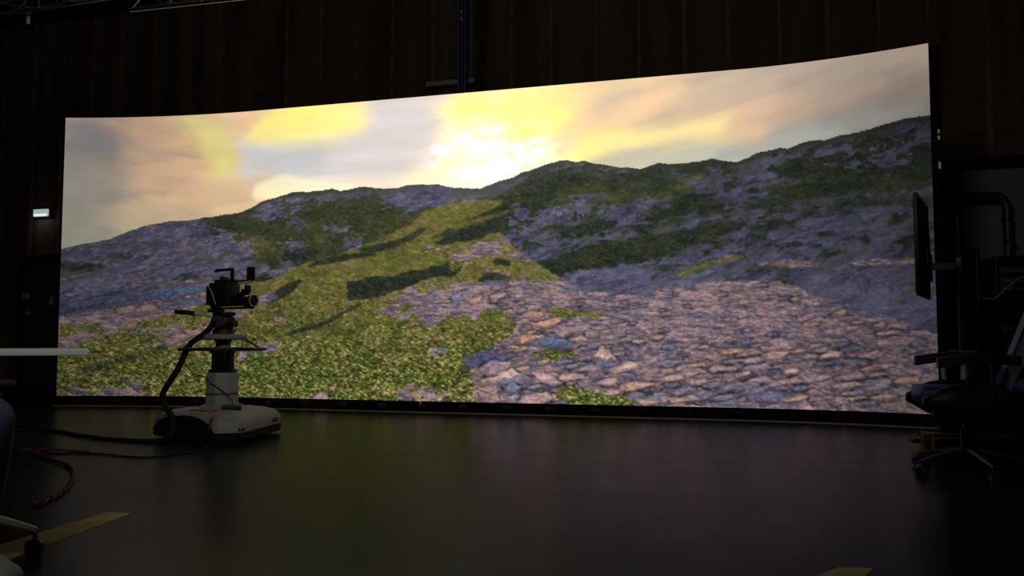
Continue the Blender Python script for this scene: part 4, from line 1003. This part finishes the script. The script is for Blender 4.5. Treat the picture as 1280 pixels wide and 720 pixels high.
# the person in the chair: the knee and shin in jeans come into view
def seated_person():
    C_ = Vector((-2.07, 3.06, 0)); d = Vector((.6, -.8, 0)); l = Vector((.8, .6, 0)); Z = Vector((0, 0, 1))
    root = thing('person', (C_.x, C_.y, 0), 0, 'seated person at the left edge wearing blue jeans and pale shoes', 'person')
    def L(p): return tuple(Vector(p) - C_)
    lean = -l * .13
    pel = C_ + d * -.04 + Z * .575 + lean * .1
    spine = [(pel, (.115, .09)), (pel + Z * .18 + lean * .35 - d * .02, (.11, .08)), (pel + Z * .36 + lean * .8, (.12, .085)), (pel + Z * .50 + lean, (.10, .065)), (pel + Z * .57 + lean + d * .01, (.058, .058))]
    neck = pel + Z * .62 + lean + d * .02
    J = spine[:]; E = [(0, 1), (1, 2), (2, 3), (3, 4)]
    J += [(neck, (.055, .055)), (neck + Z * .07 + d * .02, (.075, .082)), (neck + Z * .15 + d * .02, (.078, .095)), (neck + Z * .21 + d * .01, (.06, .075))]; E += [(4, 5), (5, 6), (6, 7), (7, 8)]
    hips = {}
    lk = Vector((-1.730, 2.82, .545)); la = Vector((-1.825, 2.915, .115)); rk = Vector((-1.98, 2.66, .56)); ra = Vector((-1.99, 2.62, .115))
    legs = []
    for sg, kn, an in ((1, lk, la), (-1, rk, ra)):
        hip = pel + l * sg * .095 - Z * .03 + d * .03
        i = len(J); J += [(hip, .070), (hip.lerp(kn, .5), .065), (kn, .052), (kn.lerp(an, .3), .050), (kn.lerp(an, .75), .038), (an, .030), (an + (d * .9 + l * .3 * sg).normalized() * .08 - Z * .075, (.026, .02)), (an + (d * .9 + l * .3 * sg).normalized() * .14 - Z * .085, (.024, .014))]
        E += [(0, i)] + [(i + k, i + k + 1) for k in range(7)]; legs.append((hip, kn, an))
    arms = []
    for sg in (1, -1):
        sh = pel + Z * .50 + lean + l * sg * .165
        el = sh - Z * .27 + d * .04 + l * sg * (.02 if sg > 0 else .06) - (l * .06 if sg > 0 else l * 0)
        wr = pel + Z * .13 + d * .27 + l * sg * .05 + lean * .5
        i = len(J); J += [(sh, .044), (sh.lerp(el, .5), .038), (el, .033), (el.lerp(wr, .5), .030), (wr, .025), (wr + d * .05 - Z * .012, (.036, .018))]
        E += [(3, i)] + [(i + k, i + k + 1) for k in range(5)]; arms.append((sh, el, wr))
        pj = i + 5; hd = wr + d * .05 - Z * .012
        for f in range(4):
            o_ = l * (f - 1.5) * .019; ln_ = (.062, .072, .068, .052)[f]; k = len(J)
            J += [(hd + d * .03 + o_, .0095), (hd + d * (.03 + ln_ * .55) + o_ - Z * .012, .0085), (hd + d * (.03 + ln_ * .9) + o_ - Z * .036, .0075)]; E += [(pj, k), (k, k + 1), (k + 1, k + 2)]
        k = len(J); J += [(hd - l * sg * .035 - d * .01, .011), (hd - l * sg * .052 + d * .03 - Z * .01, .009)]; E += [(pj, k), (k, k + 1)]
    body = skin('body', [(L(p), r) for p, r in J], E, 'skin', root, 2)
    # face, ears and hair
    hc = neck + Z * .13 + d * .02
    b_ = MB(); b_.sphere(L(hc + d * .10), .013, (1, 1, 1.6), 12); b_.build('nose', 'skin', root)
    for sg in (-1, 1):
        b_ = MB(); b_.sphere(L(hc + l * sg * .078 - d * .005), .02, (.6, .8, 1.3), 12); b_.build('ear', 'skin', root)
        b_ = MB(); b_.sphere(L(hc + d * .088 + l * sg * .032 + Z * .03), .011, (1, 1, .8), 12); b_.build('eye', 'hair', root)
    b_ = MB(); b_.bar(L(hc + d * .092 - l * .02 - Z * .045), L(hc + d * .092 + l * .02 - Z * .045), (.01, .006), .002); b_.build('mouth', 'hair', root)
    b_ = MB(); b_.sphere(L(hc - d * .025 + Z * .045), .105, (.95, .95, .95), 24); b_.build('hair', 'hair', root)
    # clothes
    JJ = [(pel + Z * .03, (.165, .135)), (pel - Z * .02, (.165, .135))]; EE = [(0, 1)]
    for (hip, kn, an) in legs:
        i = len(JJ); fold = (an - kn)
        JJ += [(hip, .100), (hip.lerp(kn, .45), .090), (hip.lerp(kn, .8), .083), (kn + Z * .004, .077), (kn + fold * .18, .074), (kn + fold * .34, .071), (kn + fold * .6, .066), (kn + fold * .85, .062), (kn + fold * .97, .060)]
        EE += [(1, i)] + [(i + k, i + k + 1) for k in range(8)]
    jn = skin('jeans', [(L(p), r) for p, r in JJ], EE, 'denim', root, 2); jn['label'] = 'blue jeans'
    JT = [(pel - Z * .06, (.175, .15)), (pel + Z * .18 + lean * .35 - d * .02, (.155, .125)), (pel + Z * .36 + lean * .8, (.17, .13)), (pel + Z * .50 + lean, (.145, .105)), (pel + Z * .575 + lean + d * .01, (.068, .068))]; ET = [(0, 1), (1, 2), (2, 3), (3, 4)]
    for (sh, el, wr) in arms:
        i = len(JT); JT += [(sh, .064), (sh.lerp(el, .5), .058), (el, .05), (el.lerp(wr, .5), .046), (el.lerp(wr, .93), .038)]; ET += [(3, i)] + [(i + k, i + k + 1) for k in range(4)]
    sw = skin('sweater', [(L(p), r) for p, r in JT], ET, 'dark_cloth', root, 2); sw['label'] = 'dark sweater'
    for sg, (hip, kn, an) in zip((1, -1), legs):
        fd = (d * .8 + l * .45 * sg).normalized() if sg > 0 else d; s_ = Vector((-fd.y, fd.x, 0)); rings = []
        for x_, w_, h_ in ((-.075, .030, .05), (-.065, .040, .088), (-.02, .044, .112), (.03, .046, .105), (.08, .050, .080), (.13, .052, .062), (.175, .046, .052), (.20, .028, .036)):
            c = Vector((an.x, an.y, 0)) + fd * x_
            rings.append([c + s_ * w_ + Z * .004, c + s_ * w_ + Z * h_ * .5, c + s_ * w_ * .6 + Z * h_, c - s_ * w_ * .6 + Z * h_, c - s_ * w_ + Z * h_ * .5, c - s_ * w_ + Z * .004])
        b_ = MB(); b_.loft([[L(p) for p in r] for r in rings]); sh_ = b_.build('shoe', 'shoe', root, angle=60); sh_['label'] = 'pale grey shoe'
        b_ = MB(); b_.loft([[L(c_) for c_ in (Vector((an.x, an.y, 0)) + fd * x_ + s_ * w_ + Z * .001, Vector((an.x, an.y, 0)) + fd * x_ + s_ * w_ + Z * .022, Vector((an.x, an.y, 0)) + fd * x_ - s_ * w_ + Z * .022, Vector((an.x, an.y, 0)) + fd * x_ - s_ * w_ + Z * .001)] for x_, w_ in ((-.08, .032), (-.06, .045), (0, .048), (.08, .053), (.14, .055), (.18, .048), (.207, .03))]); b_.build('sole', 'rubber', sh_)
seated_person()

# ------------------------------------------------------------------ blue and black gaming chair at the right
gc = thing('gaming_chair', (2.80, 5.2, 0), rad(180 - 14), 'black and blue gaming chair facing left at the right edge', 'chair')
star_base(gc, .34, .13, .075, 'black_plastic', rad(27), 'blue_leatherette', .065)
b_ = MB(); b_.cyl((0, 0, .1), (0, 0, .40), .028); b_.cyl((0, 0, .1), (0, 0, .26), .045); b_.box((0, 0, .40), (.26, .2, .04), None, .008); b_.build('gas_lift', 'black_metal', gc)
b_ = MB(); b_.bar((.02, -.1, .40), (.02, -.3, .39), (.012, .012)); b_.build('lever', 'black_metal', gc)
def cushion(xs, w, ztop, zbot, crown):
    rings = []
    for x_, k in xs:
        rings.append([(x_, -w * k, zbot + .02), (x_, -w * k, ztop - .03), (x_, -w * k * .8, ztop), (x_, 0, ztop + crown), (x_, w * k * .8, ztop), (x_, w * k, ztop - .03), (x_, w * k, zbot + .02), (x_, w * k * .8, zbot), (x_, -w * k * .8, zbot)])
    return rings
b_ = MB(); b_.loft(cushion([(-.24, .85), (-.22, .97), (-.1, 1), (.18, 1), (.25, .97), (.275, .85)], .19, .50, .425, .006)); st = b_.build('seat', 'leatherette', gc, angle=60)
b_ = MB(); b_.loft(cushion([(.02, .7), (.06, .8), (.27, .78), (.292, .6)], .20, .525, .435, .012)); o = b_.build('seat_front_panel', 'blue_leatherette', gc, angle=60); o['label'] = 'blue front panel of the seat'
for sy in (-1, 1):
    rings = []
    for i in range(13):
        u = i / 12; x_ = -.25 + .55 * u; h = .095 + .045 * math.sin(PI * min(1, u * 1.05)); k = min(1, .35 + 3 * min(u, 1 - u))
        c = Vector((x_, sy * .235, .44)); rings.append([c + Vector((0, .07 * k * math.cos(a), h * k * math.sin(a) * .85)) for a in [2 * PI * j / 12 for j in range(12)]])
    b_ = MB(); b_.loft(rings); b_.build('seat_bolster', 'leatherette', gc, angle=70)
# backrest: reclined shell with wings
RC = rad(24)
def bk(y, h, f): return Vector((-.25 - math.sin(RC) * h + math.cos(RC) * f, y, .47 + math.cos(RC) * h + math.sin(RC) * f))
prof = [(0, .19), (.08, .215), (.2, .22), (.36, .235), (.5, .265), (.58, .27), (.66, .22), (.74, .165), (.82, .155), (.88, .13), (.905, .08)]
rings = [[bk(-w, h, .025), bk(-w * .85, h, .065), bk(-w * .5, h, .03), bk(w * .5, h, .03), bk(w * .85, h, .065), bk(w, h, .025), bk(w * .85, h, -.05), bk(-w * .85, h, -.05)] for h, w in prof]
b_ = MB(); b_.loft(rings); b_.build('backrest', 'leatherette', gc, angle=60)
for sy in (-1, 1):
    rings = []
    for h, w in [(.04, .205), (.12, .218), (.24, .224), (.36, .235), (.48, .26), (.56, .268), (.63, .24)]:
        rings.append([bk(sy * (w + .004), h, .03), bk(sy * (w * .86), h, .072), bk(sy * w * .66, h, .056), bk(sy * w * .68, h, .02), bk(sy * (w + .004), h, -.01)])
    b_ = MB(); b_.loft(rings); o = b_.build('side_stripe', 'blue_leatherette', gc, angle=60); o['label'] = 'blue stripe of the backrest wing'
rings = []
for i in range(9):
    u = -1 + 2 * i / 8; k = math.sqrt(max(.05, 1 - abs(u) ** 3)); c0_ = .78
    rings.append([bk(.15 * u, c0_ + .085 * k * math.cos(a), .085 + .05 * k * math.sin(a)) for a in [2 * PI * j / 14 for j in range(14)]])
b_ = MB(); b_.loft(rings); o = b_.build('headrest', 'blue_leatherette', gc, angle=70); o['label'] = 'blue headrest cushion'
for sy in (-1, 1):
    rings = []
    for i in range(11):
        u = i / 10; x_ = -.21 + .44 * u; z_ = .70 + .022 * math.sin(PI * u) - .012 * u; k = .55 + .45 * min(1, 4 * min(u, 1 - u))
        rings.append([(x_, sy * .30 - .045 * k, z_ - .045), (x_, sy * .30 - .04 * k, z_ + .012), (x_, sy * .30, z_ + .018), (x_, sy * .30 + .04 * k, z_ + .012), (x_, sy * .30 + .045 * k, z_ - .045)])
    b_ = MB(); b_.loft(rings); ar = b_.build('armrest', 'leatherette', gc, angle=60)
    b_ = MB(); b_.tube([(.05, sy * .15, .41), (.05, sy * .29, .415), (.045, sy * .30, .50), (.06, sy * .30, .60), (.045, sy * .30, .69)], .014); b_.tube([(-.06, sy * .15, .41), (-.06, sy * .29, .415), (-.06, sy * .30, .52), (-.065, sy * .30, .69)], .014); o = b_.build('armrest_post', 'pale_plastic' if sy < 0 else 'black_metal', ar)
    if sy < 0: o['label'] = 'pale grey armrest posts'

# low dolly with dull yellow wooden edges, half hidden behind the gaming chair
a_ = Vector((2.805, 5.720, 0.084)); a2 = Vector((3.393, 5.640, 0.094))
t = thing('wooden_dolly', ((a_.x + a2.x) / 2 + .06, 5.80, 0), rad(-13), 'low black dolly with dull yellow wooden edges behind the gaming chair', 'dolly')
wd = a2.x - a_.x
b_ = MB(); b_.box((0, 0, .10), (wd - .02, .32, .07), None, .006); b_.build('deck', 'black_matte', t)
for sy in (-.165, .165):
    b_ = MB(); b_.box((0, sy, .115), (wd, .03, .075), None, .004); b_.build('edge_board', 'yellow_wood', t)
for sx in (-1, 1):
    for sy in (-.15, .15):
        b_ = MB(); b_.box((sx * (wd / 2 - .03), sy, .075), (.06, .06, .15), None, .004); b_.build('corner_post', 'yellow_wood', t)
        b_ = MB(); b_.cyl((sx * (wd / 2 - .14) - .015, sy * .8, .034), (sx * (wd / 2 - .14) + .015, sy * .8, .034), .034, n=16); b_.build('caster', 'rubber', t)
